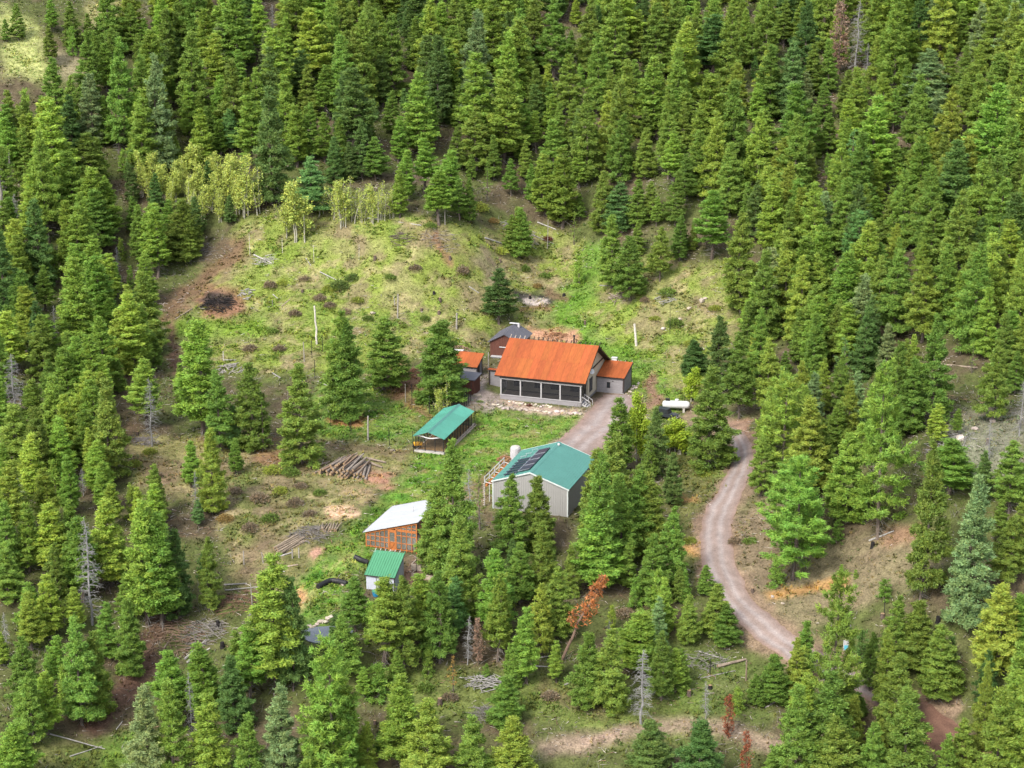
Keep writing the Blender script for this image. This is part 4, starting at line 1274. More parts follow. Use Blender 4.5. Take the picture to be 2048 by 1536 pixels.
# x, top, foot, kind + tint, width (0 = natural)
LIST = '''
1:110,20,240,F 40,110,250,F 300,0,190,P 430,10,270,F 520,80,290,F 560,180,420,F 300,150,380,F 640,20,230,P 600,200,380,F 780,20,320,F 860,110,330,P 930,0,280,F 1020,0,170,F 1120,0,260,F 1000,140,420,Fd 1290,140,480,Fg 1080,330,500,P 1350,0,330,F 1440,130,400,F 1560,180,480,Fg 1600,20,250,D 1690,90,300,F 1780,0,200,F 1900,10,260,F 2000,0,300,F 1760,260,480,F 1850,220,500,P 1980,270,600,F 1400,290,640,F 1650,340,600,F 1810,380,700,F 1590,510,1200,Bd,230 340,340,700,F 430,560,880,Fd 550,430,850,Fg 700,220,900,F,170 620,560,850,F 850,240,500,F 940,320,1050,Fg,170 860,330,800,F 1020,420,620,P 1130,350,640,P 1180,560,850,P 1110,500,850,P 1220,620,900,F 1360,640,900,Pb 1290,700,930,P 1150,720,920,F 1740,620,980,P 1700,350,600,F 1820,600,930,F 1900,660,950,P 1990,690,1000,F 1960,800,1080,Fd 2020,520,800,P 1830,920,1250,Bb,210 290,770,1420,Fy,150 520,780,1150,B,260 590,810,1100,F 150,750,1080,F 60,530,900,F 170,570,900,F 250,560,800,F 810,760,1000,P 770,960,1200,Fd 920,1010,1240,Fd 1030,800,1010,P 1220,940,1150,Fd 580,1110,1480,F,200 640,1060,1400,Py 820,1200,1530,F 920,1190,1536,P 780,1150,1350,F 1000,1170,1400,P 1070,1160,1520,F,210 1150,1150,1380,Fd 1110,1260,1540,F 1350,1140,1310,Fd 480,1110,1420,P 430,1080,1250,Fd 200,1110,1330,F 160,980,1200,F 230,1280,1500,S 400,1400,1530,F 290,1440,1600,P 570,1400,1720,By,230 690,1440,1600,D 100,1130,1420,D 40,1180,1530,F 20,620,1500,T 70,870,1130,T 840,890,1150,A 910,900,1150,A 1120,850,1080,A,200 1240,890,1080,A 1360,900,1150,A 1430,930,1280,A 1520,970,1250,W 1400,1000,1250,A 1030,1000,1200,A 1100,1060,1260,W 1290,1100,1300,A 1340,920,1200,A 1180,1090,1300,A 1740,1060,1420,A,200 1680,1180,1390,A 2000,1060,1330,A
2:60,0,200,F 20,200,700,F 150,80,660,F,180 310,80,580,F,170 220,20,250,F 440,100,420,F 380,10,200,Fg 520,60,400,P 600,160,460,F 640,160,380,F 720,0,330,F 590,0,280,F 820,70,740,Fg,200 690,60,400,F 760,30,260,P 900,0,240,F 940,140,420,F 1000,190,740,Fy,190 1060,0,220,F 1130,0,440,B,200 1250,0,480,F 1380,0,160,Py 1350,180,360,F 1340,320,700,F 1480,60,380,F 1600,0,540,F,220 1500,320,560,F 1420,200,360,F 1640,470,1010,B,190 1580,410,700,F 1750,60,360,F 1720,350,650,F 1850,20,460,F 1950,0,420,F 1860,330,650,F 1700,0,250,F 2020,40,400,F 1440,550,1060,B,200 1140,400,720,F 1230,480,730,F 1280,600,900,F 1180,450,600,F 1010,580,820,P 960,640,900,P 1150,650,900,P 1250,700,1050,F,160 1300,870,1340,P,150 1400,850,1100,P 1360,580,900,F 800,630,1000,B,200 700,500,750,F 680,740,1000,F 640,390,640,F 720,400,640,Fb 540,570,820,F 440,590,850,P 380,520,700,Pb 310,530,780,F 340,680,950,P 210,800,1060,F,130 130,700,1050,Fd 180,680,830,F 60,830,1060,Fd 400,880,1180,P 490,810,1130,P 350,1000,1280,P 580,1000,1320,P,140 650,880,1200,P 770,900,1050,F 700,1050,1290,F 760,1040,1300,F 900,790,1060,F 860,950,1180,S 1000,930,1150,F 1080,820,1060,F 1060,760,950,P 1130,960,1180,F 1200,900,1270,P 1050,1210,1500,F,110 1010,1260,1480,F 1400,1130,1300,F 1530,1000,1370,F 1580,1090,1300,F 1780,750,1050,F 1640,1070,1350,Fb,180 1740,1050,1330,F 1820,1060,1300,F 1960,1000,1320,F 1590,1260,1690,F,150 1700,1380,1760,F,170 1870,1330,1650,F 1740,1300,1500,F 1990,1270,1480,F 1920,680,1050,F,160 1960,530,800,P 1910,500,900,F 2000,600,900,F 1790,640,860,F 1850,1150,1330,F 2020,900,1200,F 20,1050,1330,W 70,1040,1300,W 190,1060,1310,A 240,1060,1290,W 130,1150,1310,W 310,1100,1280,W
3:30,0,420,F 120,100,400,F 220,90,440,Pb,180 350,170,420,F 450,140,400,F 330,20,230,F 60,200,430,F 400,0,250,F 540,0,220,Fd 640,0,280,F 740,10,280,F 780,0,300,F 960,0,440,Z 1060,0,440,D 1120,250,480,D 1150,20,330,Fg 900,0,250,Z 1260,150,520,O,170 1350,0,300,F 1420,220,400,P 1500,0,260,Fg 1570,0,280,Fg 1260,0,150,F 1680,20,300,F 1780,20,420,Fg 1860,0,440,F 1980,0,480,Fg 1690,270,600,F 1480,290,640,Bg,270 1600,260,520,F 1870,310,740,B,240 560,270,700,F,180 690,240,700,Fb,160 810,260,560,F 900,230,560,F 760,420,700,Fg 880,480,720,F 1000,410,700,F 1040,490,760,Fg 180,410,620,P 250,430,650,F 370,370,700,Fy,140 480,490,760,Py 60,540,850,P 160,620,950,Fy 290,570,850,F 360,610,900,F 530,640,950,F,170 690,650,830,P 760,710,1020,F 900,660,900,F 1100,480,650,F 1200,430,800,P 1280,520,780,F 1190,610,1010,Fy,180 1520,540,900,Bg,220 1640,660,850,F 1840,660,880,P 1960,660,1050,F 140,760,1150,F,170 250,800,1120,Fy 320,830,1260,F,170 630,800,1180,Fy,190 710,1050,1450,F,190 540,970,1350,Fy,190 450,910,1080,P 420,1070,1350,F 1030,760,1200,Sb,160 960,870,1250,O,170 1000,1040,1500,F 1260,790,1150,F 1400,770,1200,B,210 1560,910,1330,Fy,170 1690,800,1300,Fy,220 1760,940,1480,Fy,220 1750,740,950,Fy 1900,1040,1540,F,200 1830,900,1200,F 2000,900,1300,F 2030,1030,1450,F 1430,1060,1450,F 1500,1190,1600,F 1160,1150,1450,P 1270,1100,1430,F 870,1120,1450,Fg 220,1120,1520,P,160 390,1250,1830,F,200 30,1260,1530,F 110,1310,1470,F 1080,1240,1600,Ob,190 1180,1280,1600,F 1620,1260,1600,P 1740,1420,1750,F 860,1390,1700,F 1040,1480,1800,Fy
4:470,110,680,Py,170 580,100,560,P,170 330,60,250,P 180,80,200,F 150,180,560,B,200 270,150,420,P 60,420,760,Py,170 100,200,450,P 20,170,400,P 850,190,650,B,220 860,130,330,D 780,320,800,Py 690,130,330,P 270,440,820,B,180 600,450,900,P,130 700,410,800,Fy 820,380,780,P 920,440,640,F 900,540,760,F 290,700,960,F 90,660,1040,D,200 100,960,1380,B,280 370,650,900,F 490,600,800,Sb 700,700,900,F 540,770,1130,Py 640,810,1400,B,220 410,910,1300,Py,110 510,1000,1350,P 860,700,1100,P 890,800,1210,D,150 1190,480,1130,Py,210 1060,720,950,F 1290,770,1230,B,200 1480,720,1230,B,230 1770,730,1310,B,260 2010,420,1040,B,240 1540,920,1240,S 1370,970,1230,Fb,100 1700,880,1290,T 1240,1110,1600,Fy,160 1120,1180,1450,P 1380,1160,1370,P 930,1310,1640,F 1150,1340,1640,D,80 210,1140,1540,Py,140 590,1180,1500,Py 420,1270,1600,P 300,1340,1700,Py 120,1350,1600,D 30,1200,1500,Py 620,1300,1600,P 660,1430,1700,Py 490,1330,1500,D 820,1450,1700,Py 320,380,600,D 430,560,720,D
5:560,50,470,Fg,200 840,10,350,F 820,260,700,Fy,200 1040,60,420,Fy 970,230,560,Fy 1100,210,700,Fg,180 1290,60,560,B,230 1450,120,600,Fy 1740,20,640,B,250 1600,100,450,F 1900,60,400,F 1990,50,640,Fy,180 1960,420,760,P 940,380,750,F 1240,490,800,Fg 1290,600,1150,F,160 1520,440,1080,F,180 1400,700,1130,F 990,580,900,Sb,140 1180,740,1000,F 1060,770,1100,Fg 110,590,780,Bd,150 270,450,900,Fd,150 500,400,880,F,140 380,560,1050,F,170 650,650,820,F 200,740,1330,B,280  820,780,1100,Fg 540,880,1250,Fy 640,790,1420,O,280 790,930,1500,Fy,240 1190,740,1755,O,280 1000,1130,1650,Fy 690,1270,1800,O,280 1870,590,1060,B,200 1740,590,780,S 1990,650,900,F 1660,990,1150,P 1540,960,1200,Py 1600,1170,1500,P,220 1800,1230,1540,Fd 1840,1050,1290,D 2020,820,1150,D 1960,1180,1600,F,200 510,1150,1500,F 870,1050,1400,F
6:60,0,430,F 170,30,420,P 310,20,400,Py,170 420,0,350,P 640,0,500,Py,170 850,0,720,Py,170 930,80,720,P 1140,0,150,Fb 1030,170,680,Bd,190 1200,220,640,F,120 530,100,720,D,210 390,240,500,F 50,280,560,B,200 180,480,760,P,120 300,430,800,Py,130 440,500,770,Py 740,420,700,F 770,560,1000,B,180 620,590,900,F 160,790,1200,B,200 200,990,1400,B,190 470,680,1290,B,240 540,770,1260,F,200 350,780,1100,P 20,760,950,P 120,1290,1700,Py,190 1590,320,1100,Py,220 1680,450,1100,Fd,170 1440,640,1000,D 1380,750,1100,F 980,870,1250,P 1160,830,1250,P,180 860,1060,1700,Bg,240 1000,1030,1700,Fy,200 1120,970,1540,D,110 1350,890,1300,Bd,200 1240,1120,1700,Py,180 1440,1230,1700,F,180 1640,1060,1650,Fg,210 1930,800,1700,O,300 1830,1130,1700,F 1940,650,950,Fd 1750,830,1000,F 1280,1480,1650,D 640,1480,1600,F 40,640,850,D
7:90,440,760,F,160 10,660,1020,B,200 250,450,960,P,190 370,440,970,F,170 460,430,860,P 570,410,940,F,190 660,450,800,Pb 690,90,700,F,200 645,-330,470,B,250 560,-80,430,F 745,-180,150,D 900,420,930,P,120 1000,-143,320,B,200 1160,-140,300,B,190 1150,120,560,F,160 1030,240,600,F 1230,390,800,F,180 1320,260,550,B 1470,-270,520,F,190 1490,0,520,P,220 1600,-150,400,F 1650,220,500,F 1790,200,580,B,190 1690,-170,330,F 1530,-330,300,F 1460,-290,240,F 1745,-160,320,F 1070,620,1060,P,120 980,820,1050,F 1010,900,1080,F 730,660,950,D,100 790,670,950,Z,80 650,890,1100,X 510,870,1000,Y 840,940,1020,Y 960,1010,1290,B,220 1240,810,1050,P 1440,760,1180,B,220 1550,740,1190,B,220 1540,680,830,D 1740,640,1000,Py,200 1840,750,1150,F 1725,850,1290,D,210 1690,450,620,Y 1830,560,850,Fg 1940,380,600,F 1990,540,830,F 1920,850,1100,P 1950,980,1110,Y 340,1080,1330,F,150 510,1150,1700,By,300 750,1240,1700,B,230 990,1260,1700,By,280 220,950,1130,Y,130 330,860,1060,F 140,960,1130,P 1760,1270,1600,Bd,270 230,1330,1480,P 60,1250,1700,O
8:680,-240,460,O,300 1410,-340,585,B,240 1640,-130,700,Bg,270 1900,100,500,F 2000,-50,400,F 1860,0,250,F 930,120,250,Y 840,160,270,Y 580,340,500,Y 960,370,430,Y 1040,400,450,Y 1200,460,570,Y,110 870,420,1400,O,260 1390,580,950,B,230 1500,720,1150,F,220 1120,760,1100,F 1260,880,1400,B,260 870,1000,1700,B,340 900,1240,1750,B,330 680,1060,1700,F,200 1300,1080,1700,B,300 1120,1280,1750,F 1560,1350,1700,F 1750,930,1450,Fy,110 1850,480,1000,Fy,270 1960,540,900,P 1960,830,1500,By,300 1830,1080,1750,By,280 2000,1000,1700,Fy 1650,1250,1600,F 230,480,790,F,170 70,570,800,F 290,600,830,F,150 60,400,600,F 40,850,1100,F 560,890,1160,B,200 470,1000,1180,F 360,1080,1220,Y 180,1030,1260,D 150,1260,1700,Bd,280 310,1110,1370,N,80 410,1320,1650,N,80 540,1450,1700,F 860,860,1150,D 1050,1100,1250,F
0:1388,738,800,L,36 1358,842,905,L,58 1340,850,905,L,40 330,330,410,A 350,322,400,A 372,318,395,A 395,330,410,A 415,318,392,A 440,312,388,A 300,335,405,A 455,335,410,A 470,322,400,A 385,350,420,A 340,352,425,A 425,350,425,A 640,370,432,W 670,362,436,W 720,375,436,W 760,372,440,W 575,395,458,W 1265,815,900,P 1225,905,1060,F 1275,930,1100,F
0:998,538,650,Fd,62 768,636,780,F,80 888,640,800,B,110 1241,800,950,P,46 1274,795,925,L,42 1306,815,950,Bd,52 1385,680,745,Bd,56 1158,515,570,Y,22 1148,430,490,S 1040,415,515,F,44 880,770,830,A 895,750,825,W 1300,880,960,F 1230,870,1050,F,70 1210,900,1090,F 1345,905,1010,Fd 1410,1130,1190,F 960,930,1060,S 690,640,838,B,74
'''
TINT = {'': (.2, .25, .036), 'y': (.285, .315, .042), 'd': (.12, .17, .036), 'b': (.155, .235, .06), 'g': (.24, .27, .09)}
PTINT = {'': (.225, .29, .038), 'y': (.3, .35, .044), 'b': (.16, .255, .06), 'd': (.13, .185, .036), 'g': (.23, .265, .085)}
WORD = {'': 'green', 'y': 'yellow green', 'd': 'dark green', 'b': 'blue green', 'g': 'greyish'}
PWORD = {'': 'bright green', 'y': 'lime green', 'd': 'dark green', 'b': 'blue green', 'g': 'greyish'}
NAME = {'F': 'fir_tree', 'B': 'spruce_tree', 'P': 'pine_tree', 'O': 'pine_tree', 'Y': 'young_fir', 'S': 'thin_fir', 'D': 'dead_tree', 'T': 'bare_snag',
        'A': 'aspen_tree', 'W': 'bare_aspen', 'L': 'leafy_aspen', 'N': 'red_pine', 'Z': 'dying_pine', 'X': 'orange_pine', 'V': 'leaning_pine'}
KINDW = {'F': 'fir', 'B': 'bushy spruce', 'P': 'slim pine', 'O': 'tufted pine', 'Y': 'young fir', 'S': 'sparse thin fir', 'D': 'grey dead tree', 'T': 'bare grey snag',
         'A': 'pale leafed aspen', 'W': 'nearly bare white aspen', 'L': 'leafy yellow green aspen', 'N': 'rust red dead pine', 'Z': 'red brown dying pine', 'X': 'orange needled little pine', 'V': 'leaning orange pine'}
trees = []
used = []


def plant(P, h, width, code, yaw=None, px=None, py=None, lean=None):
    k, t = code[0], code[1:]
    o = empty(NAME[k], P + np.array([0, 0, -.05]), 0)
    yaw = rnd.uniform(0, 6.283) if yaw is None else yaw
    o.rotation_euler = (rnd.gauss(0, .018), rnd.gauss(0, .018), yaw)
    if lean is not None:
        o.rotation_euler = lean
    if k in TREE or k == 'X':
        tk, cr, tw, H, RD_ = rnd.choice(TREE['S' if k == 'X' else k])
        sz = h / H
        sx = (width / 2) / RD_ * (1.22 if k == 'P' else 1.06) if width else sz * rnd.uniform(.88, 1.12)
        o.scale = (sx * rnd.uniform(.95, 1.05), sx * rnd.uniform(.95, 1.05), sz)
        base = (.5, .25, .06) if k == 'X' else (PTINT if k in 'POY' else TINT)[t]
        v = rnd.uniform(.8, 1.2)
        w = rnd.uniform(-.2, .04)
        link('trunk', tk, o, (rnd.uniform(.7, 1.35),) * 3)
        link('dead_branches', tw, o, (rnd.uniform(.5, .95),) * 3)
        link('crown', cr, o, (base[0] * .88 * v * (1 + w), base[1] * v, base[2] * 1.1 * v))
    else:
        src = {'D': DEAD, 'T': BARE, 'N': RED, 'Z': DYING, 'X': RED, 'V': LEAN, 'A': ASP, 'W': ASP_BARE, 'L': ASP_FULL}[k]
        ms, H, RD_ = rnd.choice(src)
        sz = h / H
        sx = (width / 2) / RD_ if width else sz * rnd.uniform(.85, 1.1)
        if k == 'X':
            sx *= 1.6
        o.scale = (sx, sx, sz)
        wood = {'D': (.85, .87, .9), 'T': (.8, .76, .72), 'N': (.5, .3, .22), 'Z': (.7, .55, .45), 'X': (.4, .3, .22), 'V': (.7, .5, .4)}.get(k, (1.35, 1.35, 1.15))
        v = rnd.uniform(.85, 1.15)
        for m in ms:
            c = tuple(x * v for x in wood)
            if m.name.startswith('dead_needles'):
                c = {'N': (.24, .075, .035), 'Z': (.3, .2, .14), 'X': (.42, .2, .04), 'V': (.42, .17, .06)}[k]
            elif m.name.startswith('leaves'):
                c = (.36, .42, .09) if k != 'L' else (.28, .38, .035)
            elif m.name.startswith('branches') and k == 'A':
                c = (.75, .78, .42)
            link(m.name.split('.')[0], m, o, c)
    used.append((P[0], P[1]))
    q = proj(P + np.array([0, 0, h / 2]))
    trees.append(dict(o=o, k=k, t=t, h=h, px=float(q[0]), py=float(q[1]), w=o.scale[0]))
    return o


for line in LIST.strip().split('\n'):
    rg, body = line.split(':', 1)
    ox, oy, sc_ = REG[rg]
    for it in body.split():
        q = it.split(',')
        x, yt, yb = ox + float(q[0]) * sc_, oy + float(q[1]) * sc_, oy + float(q[2]) * sc_
        P = hit(x, yb)
        h = max(.8, float(height_at(P, yt)))
        wd = float(q[4]) * sc_ * mpp(P) if len(q) > 4 else 0
        if wd:
            wd = min(wd * 1.04, h * .8)
        elif q[3][0] in 'FB':
            wd = max(.385 * h, 1.7) * rnd.uniform(.85, 1.15)
        elif q[3][0] == 'P':
            wd = .34 * h * rnd.uniform(.85, 1.15)
        plant(P, h, wd, q[3])

# the leaning orange pine
P = hit(1122, 1325)
o = plant(P, 11.5, 2.6, 'V', yaw=0)
o.rotation_euler = (R(-4), R(24), 0)
for c in o.children:
    if c.name.startswith('dead_needles'):
        c.color = (.42, .17, .06, 1)
trees[-1]['fixed'] = 'leaning dead pine with rusty orange needles propped across the gap'
# more of the forest between the trees picked out above
FOREST = [[(0, 100), (620, -30), (1400, -30), (2048, -30), (2048, 420), (1480, 420), (1200, 370), (940, 330), (620, 330), (200, 480), (0, 560)],
          [(0, 560), (200, 480), (330, 560), (280, 700), (250, 880), (240, 1010), (420, 1030), (420, 1230), (250, 1290), (150, 1480), (0, 1540)],
          [(1500, 420), (2048, 420), (2048, 800), (1880, 820), (1640, 1040), (1550, 980), (1520, 820), (1470, 700)],
          [(700, 1200), (960, 1150), (1330, 1130), (1400, 1240), (1200, 1320), (740, 1320)],
          [(300, 1450), (520, 1350), (760, 1480), (1080, 1560), (300, 1600)], [(1580, 1330), (2048, 1330), (2048, 1560), (1580, 1560)]]


def inside(x, y, poly):
    r = False
    for i in range(len(poly)):
        a, b = poly[i], poly[(i + 1) % len(poly)]
        if (a[1] > y) != (b[1] > y) and x < (b[0] - a[0]) * (y - a[1]) / (b[1] - a[1]) + a[0]:
            r = not r
    return r


PROTECT = [(715, 1090, 818, 1192), (605, 1230, 705, 1292), (540, 1050, 680, 1150), (965, 885, 1190, 1030), (1395, 840, 1515, 1330), (1305, 780, 1385, 850), (320, 590, 500, 650), (300, 1240, 440, 1330), (440, 1165, 520, 1230), (1075, 1440, 1560, 1510), (1400, 1300, 1500, 1365), (1130, 1170, 1200, 1320), (240, 885, 420, 950), (1700, 1060, 1800, 1100), (1530, 1170, 1700, 1210), (0, 10, 110, 150), (1830, 1390, 1920, 1490), (1850, 720, 1960, 745), (1090, 70, 1135, 120), (880, 1320, 1000, 1390)]
N_FILL = 595
cnt = 0
for k in range(40000):
    if cnt >= N_FILL:
        break
    x = rnd.uniform(-115, 115)
    y = rnd.uniform(182, 428)
    z = float(gz(x, y))
    px, py = proj(np.array([x, y, z]))
    if not (-60 < px < 2110 and -40 < py < 1590) or not any(inside(px, py, f) for f in FOREST):
        continue
    if py < 450 and rnd.random() < .45:
        continue
    if min((x - a) ** 2 + (y - b) ** 2 for a, b in used) < 2.1 ** 2:
        continue
    px_ = (px, py)
    small = rnd.random() < .28
    code = rnd.choices(['P', 'Py', 'Pd', 'B', 'Bd', 'By'], [3, 4, .5, 1, .6, 1] if px < 1000 else [1.2, .6, .3, 2, 1, 3.5])[0]
    h = rnd.uniform(8, 17) if py < 450 else rnd.uniform(7, 14) if py < 700 else rnd.uniform(6, 11)
    if small:
        code, h = rnd.choice(['Y', 'Y', 'Yy', 'Yd']), rnd.uniform(2, 5.5)
    wpx = h * .18 / mpp(np.array([x, y, z]))
    ty = proj(np.array([x, y, z + h]))[1]
    if any(px + wpx > a and px - wpx < c and py > b and ty < d for a, b, c, d in PROTECT):
        continue
    plant(np.array([x, y, z]), h, h * (.34 if code[0] == 'P' else .4), code)
    cnt += 1

# ---- labels of the trees
ZX = [256 * i + 128 for i in range(8)]
ZONE = [
    ['beside the pale meadow in the top left corner', 'on the upper left slope beyond the meadow', 'high on the slope above the aspens', 'on the high slope left of the middle', 'on the high slope near the leaning log', 'on the high slope left of the reddish dying pines', 'on the high slope by the reddish dying pines', 'in the top right corner of the forest'],
    ['in the left edge forest below the meadow', 'in the forest just above the aspen grove', 'in the forest right of the aspen grove', 'in the dense forest above the knoll crest', 'in the dense forest above the grassy draw', 'in the forest high above the grassy draw', 'in the upper right slope forest', 'at the upper right edge of the forest'],
    ['by the bare snag at the left edge', 'in the aspen grove above the burnt pile', 'at the crest of the logged knoll', 'behind the right end of the knoll crest', 'at the head of the grassy draw', 'at the right edge of the grassy draw', 'on the right slope above the road', 'on the right edge slope'],
    ['in the thick left forest beside the knoll', 'left of the logged knoll', 'on the logged knoll', 'on the knoll behind the log pile', 'beside the house', 'between the grassy draw and the right forest', 'in the forest right of the grassy draw', 'on the right slope beside the rocky clearing'],
    ['at the left edge below the knoll', 'in the grove left of the fenced garden', 'around the fenced garden', 'beside the fenced garden', 'near the house and the drive', 'by the jeep and the road bend', 'above the road bend on the right', 'by the rocky clearing at the right edge'],
    ['at the left edge level with the log pile', 'left of the big log pile', 'between the log piles', 'next to the white roofed greenhouse', 'in front of the metal barn', 'between the barn and the road', 'right of the winding road', 'at the right edge below the rocky clearing'],
    ['in the lower left forest', 'beside the slash heaps at lower left', 'near the small pond', 'below the white shed', 'in the grove below the barn', 'in the grove left of the road', 'on the open bank right of the road', 'at the right edge above the brown track'],
    ['in the bottom left corner', 'beside the muddy gully at the bottom left', 'at the bottom edge below the pond', 'at the bottom edge left of the gravel patch', 'above the gravel patch at the bottom', 'near the red dead pines at the bottom', 'at the bottom below the road end', 'in the bottom right corner'],
]
ORD = ['leftmost', 'second from left', 'third from left', 'fourth from left', 'fifth from left', 'sixth from left', 'seventh from left', 'eighth from left', 'ninth from left', 'tenth from left', 'eleventh from left', 'twelfth from left']
NUM = ['', '', 'two', 'three', 'four', 'five', 'six', 'seven', 'eight']
lab = {}
for t in trees:
    if 'fixed' in t:
        t['o']['label'] = t['fixed']
        t['o']['category'] = 'tree'
        continue
    i = min(7, max(0, int(t['px'] // 256)))
    j = min(7, max(0, int(t['py'] // 192)))
    hw = '' if t['k'] in 'YNZX' else ('short' if t['h'] < 7 else 'tall' if t['h'] > 12.5 else 'medium')
    cw = (PWORD if t['k'] in 'POY' else WORD)[t['t']] if t['k'] in TREE else ''
    s = ' '.join(w for w in (hw, cw, KINDW[t['k']]) if w)
    lab.setdefault((s, ZONE[j][i]), []).append(t)
for (s, z), ts in lab.items():
    ts.sort(key=lambda t: t['px'])
    n = len(ts)
    for i, t in enumerate(ts):
        if n == 1:
            L_ = s + ' ' + z
        elif n <= 12:
            L_ = (ORD[i] if i < n - 1 or n == 1 else 'rightmost') + ' ' + s + ' ' + z
        else:
            L_ = s + ' ' + z
        w = L_.split()
        t['o']['label'] = ' '.join(w[:16])
        t['o']['category'] = 'tree'
        t['o']['group'] = {'A': 'pale aspens', 'W': 'pale aspens', 'L': 'pale aspens', 'D': 'dead trees', 'T': 'dead trees', 'N': 'red dead pines', 'Z': 'red dead pines', 'X': 'red dead pines'}.get(t['k'], 'conifers of the mountainside forest')
print('TREES', len(trees), {k: sum(1 for t in trees if NAME[t['k']] == k) for k in set(NAME.values())}, 'longest label', max(len(t['o']['label'].split()) for t in trees))
print('TRI', sum(len(m.polygons) for m in bpy.data.meshes), {k:[len(t[1].polygons) for t in v] for k,v in TREE.items()})

# ------------------------------------------------------------------ logs, piles, posts, stones, vehicle
def log_thing(a, b, r, label, group=None, tone=(1, 1, 1), m=None, name='log', knots=True):
    """one log from a to b (world points), thick end at a; cut ends are parts"""
    a, b = np.array(a, float), np.array(b, float)
    d = b - a
    L = np.linalg.norm(d)
    o = empty(name, a)
    d /= L
    sd = norm(np.cross(d, [0, 0, 1.0]))
    n = 4
    pts = [d * L * i / n + sd * rnd.gauss(0, .03) * L * .12 * (0 < i < n) for i in range(n + 1)]
    MB().tube(pts, [r * (1 - .35 * i / n) for i in range(n + 1)], 7).build('stem', m or M_log, o, tone)
    MB().tube([-d * .012, d * .004], r * .93, 7).build('cut_end', M_cut if m is None else m, o, tone)
    tag(o, label, 'log', group)
    return o


def ground_dir(p0, p1):
    A, B = hit(*p0), hit(*p1)
    d = B - A
    return A, B, d / np.linalg.norm(d)


# the big log pile
A, B, ax_ = ground_dir((666, 955), (712, 918))
ax_[2] = 0
ax_ = norm(ax_)
cr = np.array([ax_[1], -ax_[0], 0])
ctr = (hit(668, 950) + hit(722, 930)) / 2
ctr[2] = float(gz(ctr[0], ctr[1]))
rows = [17, 15, 13, 10, 7, 4]
for j, n in enumerate(rows):
    for i in range(n):
        off = (i - (n - 1) / 2) * .36 + rnd.gauss(0, .05)
        Ln = rnd.uniform(3.6, 6.4)
        r = rnd.uniform(.13, .2)
        a_ = R(rnd.gauss(0, 6) + (14 if i < 3 and j == 0 else 0) - (18 if i > n - 3 and j < 2 else 0))
        dd = ax_ * math.cos(a_) + cr * math.sin(a_)
        p = ctr + cr * off - dd * Ln * rnd.uniform(.42, .58)
        q = p + dd * Ln
        hz = .12 + j * .26
        p[2] = max(float(gz(p[0], p[1])), ctr[2] - .4) + hz + rnd.gauss(0, .03)
        q[2] = max(float(gz(q[0], q[1])), ctr[2] - .4) + hz + rnd.gauss(0, .05)
        t = rnd.uniform(.75, 1.35)
        c = rnd.choice([(t, t, t), (t * .95, t, t * 1.1), (t * 1.1, t * .92, t * .8)])
        log_thing(p, q, r, 'peeled log stacked in the big log pile', 'logs of the big log pile', c)
for (p0, p1, lb) in (((735, 922), (772, 929), 'long brown log sticking out right of the big log pile'), ((737, 930), (765, 938), 'shorter log lying right of the big log pile'), ((620, 941), (660, 927), 'thin log sticking out left of the big log pile')):
    a, b = hit(*p0), hit(*p1)
    log_thing(a + (0, 0, .35), b + (0, 0, .2), .17, lb)
# smaller piles
for cx0, cx1, n, r0, Lr, lb, grp in (((553, 1108), (606, 1078), 11, .13, (3.0, 4.2), 'thin pale log in the small slanted log pile', 'logs of the slanted pile'), ((648, 1068), (655, 1046), 14, .1, (1.6, 2.0), 'short grey log in the small firewood stack', 'logs of the firewood stack')):
    A, B, dd0 = ground_dir(cx0, cx1)
    M_ = (A + B) / 2
    cc = norm(np.array([dd0[1], -dd0[0], 0]))
    for i in range(n):
        j = i % 2
        off = (i - n / 2) * .17
        a_ = R(rnd.gauss(0, 7))
        dd = norm(np.array([dd0[0], dd0[1], 0]) * math.cos(a_) + cc * math.sin(a_))
        Ln = rnd.uniform(*Lr)
        p = M_ + cc * off + cc * .6 * (r0 < .12) - dd * Ln / 2
        q = p + dd * Ln
        hz = r0 + .2 * j
        p[2] = float(gz(p[0], p[1])) + hz
        q[2] = float(gz(q[0], q[1])) + hz
        t = rnd.uniform(.85, 1.4)
        log_thing(p, q, r0 * rnd.uniform(.8, 1.2), lb, grp, (t, t, t * .95))
